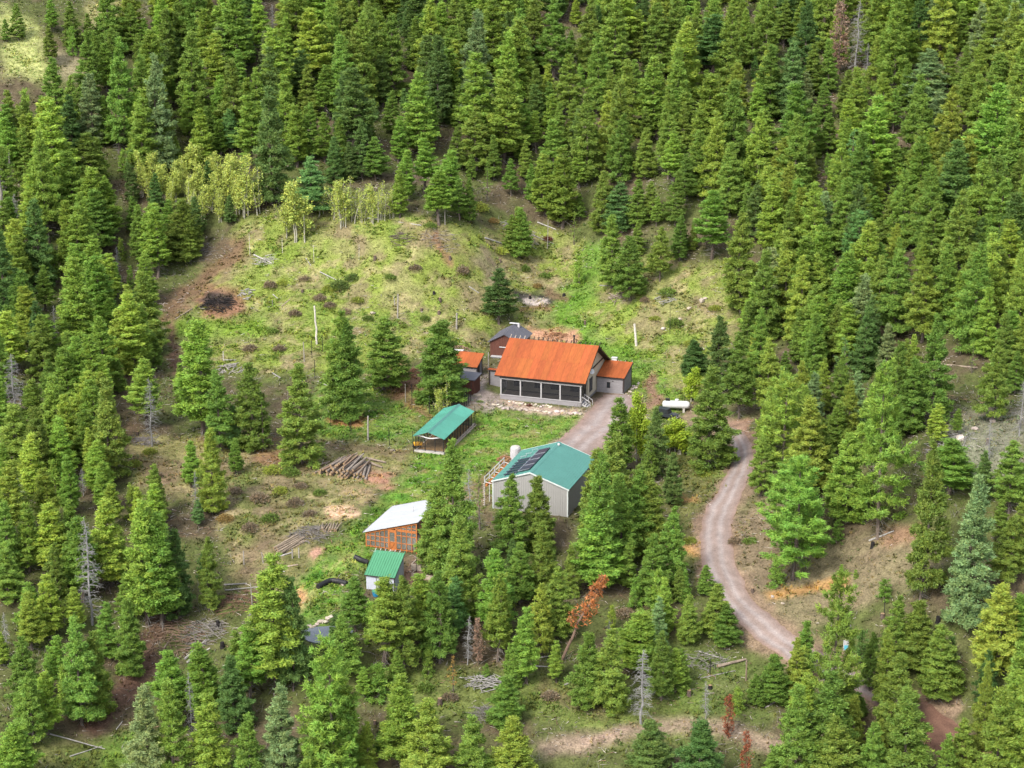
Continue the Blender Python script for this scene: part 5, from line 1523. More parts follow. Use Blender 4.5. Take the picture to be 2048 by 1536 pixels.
# fallen logs: ends in the photograph, radius, wood, label
FALLEN = [((735, 438), (842, 452), .13, 'd', 'long bleached log lying along the crest of the knoll'), ((970, 478), (1008, 490), .16, 'd', 'grey log lying at the right end of the knoll crest'),
          ((508, 512), (545, 530), .14, 'd', 'bleached branching log on the left part of the knoll'), ((640, 545), (672, 562), .09, 'd', 'thin pale log on the middle of the knoll'), ((612, 520), (622, 534), .09, 'd', 'short pale log beside the dark brush on the knoll'),
          ((563, 615), (580, 600), .1, 'l', 'short log right of the burnt pile'), ((546, 592), (556, 599), .09, 'd', 'small grey log right of the burnt pile'), ((447, 722), (472, 722), .12, 'd', 'pale beam lying over the stick heap left of the knoll'),
          ((545, 748), (562, 758), .12, 'd', 'grey log by the posts below the knoll'), ((636, 764), (660, 776), .08, 'd', 'thin log in the corner of the fenced garden'), ((735, 720), (790, 712), .07, 'l', 'dark pole lying behind the fenced garden'),
          ((1075, 447), (1112, 461), .11, 'd', 'bleached log at the head of the grassy draw'), ((1058, 470), (1108, 490), .08, 'd', 'thin log lying across the draw'), ((1060, 452), (1000, 446), .07, 'd', 'thin grey pole at the head of the draw'),
          ((938, 574), (958, 588), .08, 'd', 'thin stick log on the right flank of the knoll'), ((1200, 572), (1215, 573), .1, 'd', 'short white log under the firs of the draw'),
          ((1098, 78), (1130, 117), .16, 'd', 'bare log leaning in the upper forest'), ((850, 168), (880, 160), .12, 'd', 'log lying in the gap of the upper forest'),
          ((1435, 1335), (1492, 1322), .2, 'l', 'thick brown log lying left of the road end'), ((1398, 1305), (1440, 1318), .09, 'd', 'bleached branch left of the road end'), ((1400, 1360), (1470, 1345), .07, 'd', 'thin pole by the thick brown log'),
          ((1128, 1372), (1150, 1365), .1, 'd', 'grey log on the grass below the barn grove'), ((1075, 1318), (1112, 1312), .09, 'd', 'pale log in the grass beneath the leaning pine'), ((1070, 1335), (1105, 1336), .08, 'd', 'lower pale log beneath the leaning pine'),
          ((555, 1140), (596, 1132), .13, 'l', 'peeled log at the left edge of the mown track'), ((548, 1118), (586, 1106), .13, 'd', 'grey log above the posts of the mown track'), ((548, 1142), (570, 1146), .1, 'd', 'short white log below the slanted pile'),
          ((448, 1172), (494, 1168), .1, 'd', 'grey log at the edge of the lower left firs'), ((450, 1182), (520, 1176), .08, 'd', 'long thin grey log at the edge of the lower left firs'),
          ((370, 1322), (412, 1282), .14, 'd', 'bleached log in the slash heap at lower left'), ((374, 1328), (420, 1300), .13, 'd', 'second bleached log in the slash heap at lower left'), ((325, 1302), (350, 1265), .1, 'l', 'brown pole in the slash heap at lower left'),
          ((100, 1472), (210, 1500), .08, 'd', 'long bare branch beside the muddy gully'), ((140, 1515), (205, 1495), .07, 'd', 'crooked bare branch beside the muddy gully'), ((230, 1465), (245, 1445), .07, 'd', 'short branch in the muddy gully'),
          ((1860, 730), (1955, 738), .14, 'l', 'long brown log on the right slope'), ((1738, 1085), (1788, 1064), .12, 'd', 'grey log lying on the open bank right of the road'), ((1880, 905), (1935, 870), .1, 'd', 'grey log in the rocky clearing'), ((1530, 1418), (1560, 1400), .08, 'd', 'thin stick left of the bottom tufted pine'),
          ((350, 640), (385, 618), .1, 'l', 'brown log beside the skid trail'), ((690, 1345), (720, 1340), .1, 'd', 'log in the grass at the bottom edge')]
for p0, p1, r, w, lb in FALLEN:
    a, b = hit(*p0), hit(*p1)
    up_ = 3.2 if lb.startswith('bare log leaning') else r * .8
    if up_ > 3:
        b2 = hit(p1[0], p1[1] + 14)
        a = b2 + np.array([-3.4, 0, 5.4])
        b = b2
    else:
        a[2] += up_
        b[2] += up_
    t = rnd.uniform(.9, 1.35)
    log_thing(a, b, r, lb, None, (t, t, t), M_dead if w == 'd' else None, 'fallen_log')


# heaps of sticks: one thing each, the sticks joined
def stick_heap(px, py, rx, ry, h, n, r, m, label, seed, name='stick_heap', tone=(1, 1, 1), Lr=(1.0, 2.6), main=None):
    g = random.Random(seed)
    P = hit(px, py)
    o = empty(name, P)
    mb = MB()
    for i in range(int(n * 1.6)):
        a = g.uniform(0, 6.283)
        q = math.sqrt(g.uniform(0, 1))
        x, y = rx * q * math.cos(a), ry * q * math.sin(a)
        az = g.uniform(0, 6.283) if main is None else R(g.gauss(main, 22))
        L = g.uniform(*Lr)
        z = float(gz(P[0] + x, P[1] + y)) - P[2] + h * (1 - q) * g.uniform(.2, 1) + .04
        dx, dy, dz = math.cos(az) * L / 2, math.sin(az) * L / 2, g.gauss(0, .13) * L
        mb.tube([(x - dx, y - dy, z - dz / 2), (x + g.gauss(0, .05), y + g.gauss(0, .05), z + .03), (x + dx, y + dy, z + dz / 2)], [r * g.uniform(.4, 1.1), r * .75, r * .3], 4)
    tag(mb.build('sticks', m, o, tone), kind='stuff')
    return tag(o, label, 'wood heap')


stick_heap(436, 612, 2.6, 2.2, .9, 70, .06, M_charred, 'burnt black brush pile on the left of the knoll', 1, 'burnt_pile')
stick_heap(492, 590, 1.2, 1.4, .5, 16, .11, M_dead, 'heap of grey stumps and roots beside the burnt pile', 2, Lr=(.5, 1.3))
stick_heap(463, 738, 2.0, 1.8, .5, 26, .08, M_dead, 'heap of pale boards left of the knoll foot', 3, tone=(1.3, 1.25, 1.2), Lr=(1.2, 2.2), main=70)
stick_heap(618, 1070, 2.4, 1.8, .7, 90, .035, M_dead, 'heap of fine grey branches above the slanted log pile', 4, tone=(.65, .62, .62))
stick_heap(350, 1280, 3.6, 3.4, .8, 90, .06, M_bark, 'wide slash heap of brown branches at lower left', 5, tone=(1.3, 1.1, .95))
stick_heap(410, 1270, 2.6, 2.6, .9, 80, .05, M_dead, 'slash heap of bleached branches at lower left', 6, tone=(.75, .72, .7))
stick_heap(480, 1205, 3.0, 2.4, .5, 80, .04, M_bark, 'reddish brown slash heap beside the lower left firs', 7, tone=(1.3, .95, .8))
stick_heap(975, 1370, 2.2, 1.3, .6, 46, .07, M_dead, 'heap of grey cut branches on the lower grass', 8)
stick_heap(970, 1430, 1.3, 1.2, .5, 50, .03, M_dead, 'small round heap of grey twigs at the bottom', 9, tone=(.7, .68, .7))
stick_heap(1400, 1322, 3.2, 1.6, .4, 50, .04, M_dead, 'scattered bleached branches left of the road end', 10, tone=(.8, .78, .75))
stick_heap(1240, 595, 1.5, 1.2, .5, 26, .06, M_dead, 'small heap of grey and red wood under the draw firs', 11, tone=(1, .85, .75))
stick_heap(1040, 470, 3.2, 2.5, .4, 44, .05, M_dead, 'tangle of grey branches at the head of the draw', 12)
stick_heap(880, 480, 3.0, 2.2, .4, 40, .045, M_dead, 'scattered branches on the top of the knoll', 13, tone=(.8, .75, .7))
stick_heap(800, 480, 1.6, 1.4, .4, 30, .05, M_bark, 'small brown brush heap on the knoll crest', 14)
stick_heap(530, 522, 1.6, 1.4, .4, 26, .05, M_dead, 'bleached branch tangle on the left part of the knoll', 15, tone=(1.3, 1.3, 1.25))
stick_heap(288, 885, 2.0, 1.4, .6, 60, .035, M_dead, 'heap of grey brush under the left grove', 16, tone=(.75, .7, .72))
stick_heap(815, 745, 1.8, 1.6, .5, 40, .04, M_bark, 'reddish brush heap behind the fenced garden', 17, tone=(2, 1.1, .85))
stick_heap(1330, 598, 1.4, 1.2, .4, 22, .06, M_dead, 'grey brush on the slope right of the draw', 18)
stick_heap(1905, 885, 3.0, 3.0, .4, 60, .05, M_dead, 'scattered grey branches in the rocky clearing', 19)
stick_heap(920, 700, 1.6, 1.2, .7, 40, .06, M_log, 'heap of split pale firewood left of the brown shed', 20, tone=(1.2, 1, .85), Lr=(.5, 1.1))
stick_heap(1107, 678, 2.2, 1.6, .9, 60, .07, M_log, 'mound of reddish wood chips and slabs behind the house', 21, tone=(1.1, .7, .5), Lr=(.4, 1.0))
stick_heap(395, 510, 2.8, 2.4, .5, 60, .03, M_dead, 'grey brush under the firs beside the skid trail', 22, tone=(.7, .66, .66))

# posts and poles: foot, top, radius, colour, label
POSTS = [((1273, 692), (1268, 648), .2, 'w', 'lone wooden pole standing right of the house'), ((634, 690), (631, 612), .15, 'w', 'bleached crooked snag pole standing on the knoll foot'), ((795, 637), (797, 588), .12, 'd', 'grey pole standing on the knoll above the garden'),
         ((913, 659), (914, 626), .15, 'd', 'stout grey pole standing behind the pine near the house'), ((736, 882), (737, 832), .13, 'd', 'thick grey post left of the animal run'), ((609, 725), (608, 684), .08, 'd', 'grey fence post at the garden corner below the knoll'),
         ((624, 716), (624, 678), .05, 'b', 'black fence post beside the grey corner post'), ((645, 704), (645, 670), .05, 'b', 'black fence post next to the bleached snag pole'), ((630, 759), (630, 720), .05, 'b', 'black fence post on the left side of the garden'),
         ((779, 891), (778, 856), .05, 'b', 'black fence post in front of the garden'), ((827, 908), (826, 862), .05, 'b', 'tall black post at the front corner of the run'), ((859, 829), (859, 792), .05, 'b', 'black fence post behind the run on the path side'),
         ((811, 806), (811, 768), .05, 'd', 'grey fence post at the back of the garden'), ((824, 809), (824, 768), .05, 'b', 'black fence post at the back of the garden'), ((950, 852), (950, 811), .05, 'b', 'black fence post at the far corner of the run'),
         ((929, 817), (929, 786), .05, 'b', 'leftmost black post of the gate beside the gravel path'), ((933, 812), (933, 780), .05, 'b', 'second black post of the gate beside the gravel path'), ((937, 807), (938, 775), .05, 'b', 'third black post of the gate beside the gravel path'), ((941, 803), (943, 766), .05, 'b', 'rightmost black post of the gate beside the gravel path'),
         ((702, 867), (702, 838), .05, 'b', 'black fence post at the garden front by the trunk'), ((662, 853), (662, 826), .05, 'b', 'black fence post at the left front of the garden'), ((833, 1150), (833, 1108), .04, 'b', 'thin black post at the corner of the greenhouse bed'),
         ((585, 1118), (585, 1098), .09, 'd', 'left of two short grey posts by the mown track'), ((598, 1116), (598, 1096), .09, 'd', 'right of two short grey posts by the mown track'), ((527, 1128), (524, 1105), .08, 'd', 'short grey post below the brush field'), ((488, 1130), (488, 1102), .08, 'd', 'grey post standing in the brush field'),
         ((505, 1215), (503, 1166), .06, 'd', 'thin grey pole left of the mown track'), ((1492, 1362), (1492, 1320), .1, 'l', 'brown post at the end of the thick fallen log'), ((1420, 1352), (1420, 1322), .05, 'b', 'thin dark post left of the thick fallen log'), ((1340, 670), (1339, 615), .04, 'b', 'thin dark pole on the slope right of the house'),
         ((1768, 1232), (1768, 1200), .05, 'b', 'thin post on the bank among the firs'), ((447, 722), (447, 702), .07, 'w', 'white post beside the heap of pale boards'), ((977, 745), (977, 704), .09, 'd', 'grey post between the two sheds and the house'),
         ((545, 612), (545, 600), .05, 'd', 'short grey stake on the knoll'), ((790, 612), (788, 592), .07, 'd', 'short grey snag beside the pole on the knoll'), ((500, 512), (500, 468), .035, 'w', 'thin pale sapling pole on the left of the knoll'), ((565, 506), (565, 476), .035, 'w', 'thin pale sapling pole below the sparse aspen'), ((628, 526), (628, 490), .03, 'w', 'thin pale sapling pole on the middle of the knoll'),
         ((718, 520), (719, 488), .03, 'w', 'thin pale sapling pole on the right of the knoll'), ((1095, 500), (1096, 440), .07, 'd', 'slender grey snag at the head of the draw'), ((890, 450), (890, 402), .08, 'd', 'slender grey trunk at the knoll crest')]
M_post = {'l': M_log, 'd': M_dead, 'b': M_black, 'w': M_dead}
for ft, tp, r, c, lb in POSTS:
    P = hit(*ft)
    h = float(height_at(P, tp[1]))
    dx = (tp[0] - ft[0]) * mpp(P)
    k = 5 if 'crooked' in lb else 2
    pts = [np.array([dx * i / k + (rnd.gauss(0, .07) if 0 < i < k and k > 2 else 0), 0, -.3 * (i == 0) + h * i / k]) for i in range(k + 1)]
    o = MB().tube(pts, [r * (1 - .2 * i / k) for i in range(k + 1)], 8).build('pole' if r > .055 else 'fence_post', M_post[c], None, {'w': (2.0, 1.95, 1.85), 'd': (1.1, 1.05, 1), 'l': (.9, .85, .8)}.get(c, (1, 1, 1)))
    o.location = tuple(P)
    tag(o, lb, 'post', 'fence posts around the garden' if c == 'b' else None)

# stumps
STUMPS = [(1060, 598, 'charred stump at the edge of the ash pit'), (1128, 592, 'dark stump right of the ash pit'), (880, 605, 'stump on the right flank of the knoll'), (1000, 523, 'pale stump beside the right knoll firs'), (868, 590, 'dark stump below the knoll crest'), (843, 622, 'brown stump above the garden pine'), (878, 628, 'grey stump above the garden pine'),
          (1378, 1392, 'sawn stump left of the red dead pines'), (1505, 1185, 'cut stump on the right verge of the road'), (1745, 1095, 'dark stump on the bank right of the road'), (1765, 1235, 'red brown stump among the firs of the bank'), (1876, 1245, 'dark stump below the big bank firs'), (1840, 858, 'stump in the rocky clearing'), (1975, 890, 'tall stump in the rocky clearing'), (1357, 955, 'grey stump left of the road'),
          (880, 1410, 'low stump on the lower grass'), (750, 1452, 'pale stump at the bottom edge'), (436, 1255, 'dark stump below the lower left firs'), (275, 870, 'grey stump under the left grove'), (445, 1296, 'small dark stump beside the slash heap'), (478, 1395, 'stump by the bleached dead tree'), (605, 585, 'stump on the middle of the knoll'), (700, 560, 'stump among brush on the knoll'), (750, 520, 'stump near the top of the knoll'), (1420, 1378, 'black tipped stump left of the road end'), (900, 520, 'stump near the red soil streak'), (1170, 650, 'small stump in the draw')]
for px, py, lb in STUMPS:
    P = hit(px, py)
    r = rnd.uniform(.16, .27)
    h = rnd.uniform(.35, .7)
    o = empty('stump', P, rnd.uniform(0, 360))
    MB().tube([(0, 0, -.3), (0, 0, .1), (0, 0, h)], [r * 1.5, r * 1.1, r * .95], 9).build('stem', M_charred if ('charred' in lb or 'dark' in lb or 'black' in lb) else M_bark, o, (.85, .8, .78))
    MB().tube([(0, 0, h - .01), (0, 0, h + .015)], r * .9, 9).build('cut_top', M_cut if 'dark' not in lb else M_charred, o)
    tag(o, lb, 'stump')


# stones
def stone_mesh(seed):
    g = np.random.default_rng(seed)
    import bmesh
    bm = bmesh.new()
    bmesh.ops.create_icosphere(bm, subdivisions=1, radius=1)
    for v in bm.verts:
        v.co *= float(g.uniform(.75, 1.12))
        v.co.z *= .72
    me = bpy.data.meshes.new('stone')
    bm.to_mesh(me)
    bm.free()
    me.materials.append(M_stone)
    return me


STONES = [stone_mesh(i) for i in range(6)]


def stone(px, py, s, label, group, tone):
    P = hit(px, py)
    o = link('stone', rnd.choice(STONES), None, (tone, tone * rnd.uniform(.9, 1), tone * rnd.uniform(.82, .98)))
    o.location = tuple(P + np.array([0, 0, s * .25]))
    o.scale = (s * rnd.uniform(.8, 1.4), s * rnd.uniform(.8, 1.2), s * rnd.uniform(.7, 1.1))
    o.rotation_euler = (rnd.uniform(-.3, .3), rnd.uniform(-.3, .3), rnd.uniform(0, 6.28))
    tag(o, label, 'stone', group)


for i in range(34):
    t = i / 33
    stone(986 + 176 * t + rnd.gauss(0, 1), 817 + 12 * t - 8 * max(0, .12 - t) / .12 + rnd.gauss(0, 1.2), rnd.uniform(.24, .42), 'pale stone in the rock border along the yard before the porch', 'stones of the rock border', rnd.uniform(.8, 1.5))
for i in range(22):
    t = i / 21
    stone(1020 + 80 * t + rnd.gauss(0, 1), 806 + 8 * t + rnd.gauss(0, 1.5), rnd.uniform(.16, .3), 'white rock lying against the porch wall', 'rocks along the porch', rnd.uniform(1.2, 1.9))
for i in range(9):
    t = i / 8
    stone(618 + 44 * t, 1256 - 17 * t + rnd.gauss(0, 1.5), rnd.uniform(.28, .42), 'tan stone on the rim of the pond', 'stones of the pond rim', rnd.uniform(1.0, 1.4))
for i in range(12):
    t = i / 11
    stone(1256 + 22 * t + rnd.gauss(0, 2), 790 - 22 * t + rnd.gauss(0, 2), rnd.uniform(.18, .34), 'pale rock heaped at the right wall of the wing', 'rocks at the wing wall', rnd.uniform(1.0, 1.6))
for i, (px, py, s, lb) in enumerate([(1326, 660, .5, 'grey boulder on the slope right of the lone pole'), (1404, 604, .6, 'grey boulder high on the right meadow'), (1410, 600, .4, 'smaller boulder beside the high meadow boulder'), (1360, 640, .4, 'grey rock on the right meadow'), (688, 1170, .42, 'white stone at the end of the black pipe'), (1378, 618, .45, 'rock in the brush of the right meadow'),
                                      (745, 628, .4, 'dark rock left of the knoll pole'), (1545, 1195, .3, 'small white rock on the verge of the road'), (1566, 1210, .25, 'tiny white rock on the verge of the road'), (1405, 700, .4, 'reddish rock by the dark fir'), (1920, 880, .6, 'grey boulder in the rocky clearing'), (1950, 860, .5, 'pale boulder in the rocky clearing'), (1985, 845, .6, 'large pale boulder in the rocky clearing')]):
    stone(px, py, s, lb, None, rnd.uniform(.9, 1.4))

# pond with its dark water
pc = hit(655, 1272)
n = 22
ring = []
for i in range(n):
    a = 2 * math.pi * i / n
    q = 1 + .12 * math.sin(2 * a + 1) + .08 * math.sin(3 * a)
    ring.append((2.6 * q * math.cos(a), 2.5 * q * math.sin(a), 0))
M_water = mat('pond_water', (.1, .11, .125), rough=.25, var=.1, scale=.8, spec=.7)
pond = MB().poly(ring, (0, 0, -.12)).build('pond', M_water)
pond.location = (-20.7, 203.5, -5.85)
tag(pond, 'small grey pond rimmed with tan stones below the shed', 'pond')

# black drain pipes
for pts, lb in (([(636, 1179), (650, 1171), (662, 1165), (678, 1167), (694, 1172)], 'thick bent black pipe lying on the mown grass'), ([(709, 1119), (722, 1125), (736, 1131)], 'straight black pipe lying left of the white shed')):
    W_ = [hit(*p) + np.array([0, 0, .26]) for p in pts]
    o = empty('drain_pipe', W_[0])
    mb = MB().tube([w - W_[0] for w in W_], .3, 12)
    for a, b in zip(W_[:-1], W_[1:]):
        for k in range(5):
            q = a + (b - a) * (k + .5) / 5 - W_[0]
            dd = norm(b - a) * .05
            mb.tube([q - dd, q + dd], .33, 12)
    mb.build('pipe_wall', M_black, o)
    MB().tube([norm(W_[0] - W_[1]) * .0, norm(W_[0] - W_[1]) * .02], .24, 12).build('open_end', M_charred, o)
    tag(o, lb, 'pipe')

# round grey water tank behind the barn
P = hit(1031, 919)
tk = empty('water_tank', P, 0)
mb = MB().tube([(0, 0, -.2), (0, 0, .1), (0, 0, 1.6), (0, 0, 1.68)], [.66, .7, .68, .6], 20)
for i in range(12):
    a = 2 * math.pi * i / 12
    mb.bar((.69 * math.cos(a), .69 * math.sin(a), .1), (.68 * math.cos(a), .68 * math.sin(a), 1.55), .05, .05)
mb.build('tank_wall', M_tank, tk, smooth=False)
MB().tube([(0, 0, 1.69), (0, 0, 1.78), (0, 0, 1.84)], [.62, .58, .3], 20).build('lid', M_conc, tk)
MB().tube([(0, 0, -.1), (0, 0, .06)], .95, 20).build('pad', M_stone, tk)
tag(tk, 'round grey water tank standing behind the metal barn', 'tank')
stick_heap(1012, 925, 1.2, 1.2, .6, 40, .07, M_log, 'heap of scrap timber between the tank and the barn', 31, tone=(1.2, .8, .55), Lr=(.6, 1.6))

# blue tub by the shed, white box behind the house
P = hit(752, 1192)
o = empty('tub', P)
MB().tube([(0, 0, 0), (0, 0, .55)], [.36, .45], 14).build('tub_wall', mat('blue_plastic', (.02, .16, .3), rough=.5, var=.08), o)
MB().tube([(0, 0, .56), (0, 0, .6)], [.48, .48], 14).build('rim', M_greens, o)
tag(o, 'blue tub standing at the foot of the white shed', 'tub')
P = hit(1229, 722)
o = empty('equipment_box', P, -18)
MB().box(-.4, .4, -.25, .25, .1, .45).build('cabinet', M_white, o)
MB().box(-.45, .45, -.3, .3, .46, .52).build('lid', M_white, o)
MB().box(-.4, .4, -.3, .3, -.2, .09).build('plinth', M_conc, o)
tag(o, 'small white equipment box on the grass behind the house', 'box')
P = hit(910, 706)
o = empty('boat_cover', P, -10)
MB().poly([(-1.2, -.35, .2), (1.2, -.35, .2), (1.3, .35, .2), (-1.0, .35, .2)], (.05, 0, .28)).build('sheet', M_white, o)
MB().box(-1.1, 1.1, -.3, .3, -.1, .19).build('stack', M_timber, o)
tag(o, 'white sheet over a stack beside the orange roofed shed', 'cover')

# sign on a post beside the road
P = hit(1690, 1318)
o = empty('marker_sign', P, 10)
MB().box(-.05, .05, -.05, .05, -.3, 2.4).build('post', M_timber, o)
MB().box(-.32, .32, -.09, -.055, 1.0, 2.2).build('panel', M_white, o)
MB().box(-.22, .22, -.11, -.095, 1.1, 1.6).build('blue_patch', mat('light_blue_sheet', (.1, .4, .5), rough=.5, var=.1), o)
tag(o, 'white sign with a blue patch on a post among the firs by the road', 'sign')

# the black off-road car
P = hit(1335, 838)
car = empty('off_road_car', P + np.array([0, 0, .02]), -30)
car.scale = (.8, .8, .8)
M_car = mat('black_car_paint', (.02, .023, .028), rough=.3, var=.1, spec=.6)
M_chrome = mat('silver_metal', (.5, .5, .5), rough=.35, var=.1, metal=.6)
b = MB()
b.poly([(-1.85, -.72, .5), (1.0, -.72, .5), (1.0, -.72, .98), (.55, -.72, 1.12), (-1.85, -.72, 1.12)], (0, 1.44, 0))
b.build('body', M_car, car)
MB().poly([(1.005, -.6, .55), (1.9, -.5, .55), (1.9, -.5, 1.02), (1.005, -.62, 1.12)], (0, 1.2, 0)).build('hood', M_car, car)
MB().poly([(-1.82, -.68, 1.13), (.5, -.68, 1.13), (.22, -.62, 1.78), (-1.78, -.62, 1.78)], (0, 1.3, 0)).build('cab', M_black, car)
MB().box(-1.8, .26, -.66, .68, 1.79, 1.86).build('roof', M_car, car)
MB().slab((.53, .56, 1.17), (.53, -.6, 1.17), (.28, -.56, 1.72), (.28, .52, 1.72), .02).build('windshield', M_glass, car)
for sd in (-.705, .645):
    MB().box(-1.6, -.75, sd, sd + .03, 1.2, 1.7).build('side_window', M_glass, car)
    MB().box(-.6, .15, sd, sd + .03, 1.2, 1.7).build('side_window', M_glass, car)
for x in (-1.15, 1.3):
    for y in (-.82, .6):
        w = MB().tube([(x, y, .38), (x, y + .22, .38)], .38, 16).build('wheel', M_black, car)
        MB().tube([(x, y - .01, .38), (x, y + .23, .38)], .2, 12).build('rim', M_chrome, w)
    for y in (-.86, .62):
        MB().poly([(x - .55, y, .72), (x - .42, y, .9), (x + .42, y, .9), (x + .6, y, .72), (x + .55, y, .66), (x + .38, y, .82), (x - .38, y, .82), (x - .5, y, .66)], (0, .26, 0)).build('fender', M_black, car)
MB().box(1.92, 2.05, -.75, .75, .48, .66).build('bumper', M_chrome, car)
for y in (-.36, .36):
    MB().tube([(1.88, y, .86), (1.93, y, .86)], .11, 12).build('headlight', M_chrome, car)
MB().tube([(-2.0, 0, .85), (-1.86, 0, .85)], .37, 14).build('spare_wheel', M_black, car)
tag(car, 'black off road car parked beside the white gas tank', 'car')

# white gas tank
P = hit(1352, 823)
gt_ = empty('gas_tank', P, -8)
pts = [(-1.95, 0, .95), (-1.9, 0, .95), (-1.75, 0, .95), (-1.5, 0, .95), (1.5, 0, .95), (1.75, 0, .95), (1.9, 0, .95), (1.95, 0, .95)]
MB().tube(pts, [.05, .3, .47, .55, .55, .47, .3, .05], 18).build('vessel', M_white, gt_, smooth=True)
MB().tube([(.1, 0, 1.48), (.1, 0, 1.72), (.1, 0, 1.78)], [.3, .28, .12], 12).build('dome', M_white, gt_)
MB().box(-1.5, -.9, -.2, .2, 1.52, 1.78).build('cover', M_black, gt_)
for x in (-1.1, 1.1):
    MB().box(x - .15, x + .15, -.5, .5, -.2, .52).build('saddle', M_conc, gt_)
tag(gt_, 'long white gas tank behind the black car', 'gas tank')


# ------------------------------------------------------------------ shrubs that can be told apart
def shrub_mesh(seed, R0, H0, m, leaf=.17):
    g = np.random.default_rng(seed)
    n = 230
    a = g.uniform(0, 6.283, n)
    q = np.sqrt(g.uniform(0, 1, n))
    P = np.stack([R0 * q * np.cos(a), R0 * q * np.sin(a), H0 * (1 - q ** 2 * .8) * g.uniform(.25, 1, n)], 1)
    D = norm(P * np.array([1, 1, .6]) + np.array([0, 0, .4]))
    V, c = sprays(g, P, D, leaf, leaf * .4, 4, upb=.8, spread=.8)
    tr = MB()
    for i in range(9):
        b_ = g.uniform(0, 6.283)
        r_ = R0 * g.uniform(.3, .8)
        tr.tube([(0, 0, -.1), (r_ * math.cos(b_), r_ * math.sin(b_), H0 * g.uniform(.5, .9))], [.03, .01], 3, cap=False)
    return tr.mesh('stems', M_bark), tri_mesh('leaves', V, np.arange(len(V)).reshape(-1, 3), m, c)


SHRUB = [shrub_mesh(400 + i, 1.0, .8, M_leaf) for i in range(3)]
SH = [(680, 575, 2.6, 'dg', 'dark green shrub patch on the knoll'), (705, 560, 2.0, 'dg', 'dark juniper shrub high on the knoll'), (715, 605, 1.6, 'yg', 'yellow green shrub on the right of the knoll'), (660, 580, 1.8, 'yg', 'yellow green shrub on the middle of the knoll'), (640, 600, 1.6, 'br', 'brown leafless shrub on the middle of the knoll'), (540, 575, 2.0, 'br', 'russet shrub on the left of the knoll'), (565, 570, 1.7, 'yg', 'bright shrub in the middle of the knoll'),
      (590, 630, 1.6, 'br', 'russet shrub left of the snag pole'), (610, 560, 1.5, 'br', 'grey brown shrub above the snag pole'), (660, 615, 1.5, 'br', 'grey brown shrub above the garden'), (690, 625, 1.4, 'br', 'twiggy shrub at the garden edge'), (545, 665, 1.6, 'gn', 'green shrub on the foot of the knoll'), (500, 700, 1.7, 'br', 'twiggy shrub behind the stick heap'), (560, 700, 1.5, 'br', 'russet shrub at the knoll foot'),
      (985, 445, 1.7, 'or', 'orange brown shrub at the head of the draw'), (1000, 505, 2.0, 'yg', 'yellow green shrub under the draw fir'), (960, 420, 2.2, 'yg', 'yellow green shrubs right of the knoll crest'), (1095, 480, 1.3, 'rd', 'red dead little shrub in the draw'), (1050, 540, 1.6, 'gn', 'green shrub in the hollow of the draw'), (1090, 555, 1.5, 'gn', 'low green shrub in the draw'), (1075, 575, 1.2, 'or', 'orange shrub above the ash pit'),
      (1335, 590, 2.0, 'gn', 'green shrub on the right meadow'), (1350, 650, 2.2, 'gn', 'dark green shrub on the right meadow below the boulder'), (1380, 690, 1.5, 'yg', 'yellow green shrub by the dark fir of the meadow'), (1310, 640, 1.4, 'yg', 'low yellow shrub near the lone pole'), (1290, 605, 1.3, 'br', 'brown shrub at the top of the meadow'), (1430, 620, 1.6, 'yg', 'yellow shrub at the right edge of the meadow'),
      (470, 985, 1.8, 'br', 'grey twiggy shrub in the brush field'), (520, 1000, 2.2, 'br', 'russet shrub in the brush field'), (560, 985, 1.8, 'yg', 'yellow green shrub in the brush field'), (590, 1010, 1.8, 'br', 'brown shrub right in the brush field'), (540, 1040, 1.7, 'gn', 'green shrub in the middle of the brush field'), (620, 1030, 1.4, 'br', 'twiggy shrub by the wood chips'), (500, 1060, 1.8, 'br', 'brown shrub low in the brush field'), (450, 1040, 1.6, 'or', 'russet shrub at the left of the brush field'), (580, 950, 1.8, 'gn', 'green shrub left of the big log pile'), (545, 945, 1.8, 'yg', 'yellow green shrub above the brush field'), (600, 975, 1.5, 'br', 'grey shrub under the big log pile'), (640, 990, 1.3, 'gn', 'green tuft below the big log pile'),
      (1470, 1085, 1.5, 'br', 'grey shrub on the right verge of the road'), (1500, 1085, 1.4, 'gn', 'green shrub right of the road'), (1380, 1085, 1.3, 'yg', 'yellow green shrub on the left verge of the road'), (1410, 950, 1.4, 'yg', 'yellow green shrub left of the road bend'), (1250, 1230, 1.6, 'br', 'grey twiggy shrub in the barn grove'), (900, 1400, 1.4, 'br', 'brown shrub on the lower grass'), (850, 1380, 1.5, 'gn', 'green shrub on the lower grass'), (1100, 1395, 1.6, 'br', 'brown low shrub above the gravel patch'), (270, 930, 1.5, 'yg', 'golden shrub on the left terrace'), (310, 955, 1.7, 'br', 'brown shrub on the left terrace'), (300, 905, 1.5, 'yg', 'yellow shrub under the grey dead tree'),
      (960, 805, .8, 'gn', 'small green shrub at the gate of the gravel path'), (1058, 812, .7, 'rd', 'dark red little bush against the porch'), (1078, 814, .7, 'dg', 'dark green little bush against the porch'), (860, 455, 1.6, 'gn', 'green shrub on the crest of the knoll'), (735, 640, 1.3, 'gn', 'green shrub above the garden back'), (780, 560, 1.5, 'gn', 'green shrub on the right of the knoll'), (830, 540, 1.6, 'br', 'brown shrub on the right of the knoll'), (925, 545, 2.0, 'br', 'grey twiggy shrub on the right flank of the knoll'), (850, 640, 1.4, 'gn', 'green shrub behind the garden pine')]
STINT = {'dg': (.085, .13, .028), 'yg': (.22, .26, .04), 'gn': (.12, .185, .032), 'br': (.2, .155, .1), 'or': (.26, .18, .06), 'rd': (.14, .045, .03)}
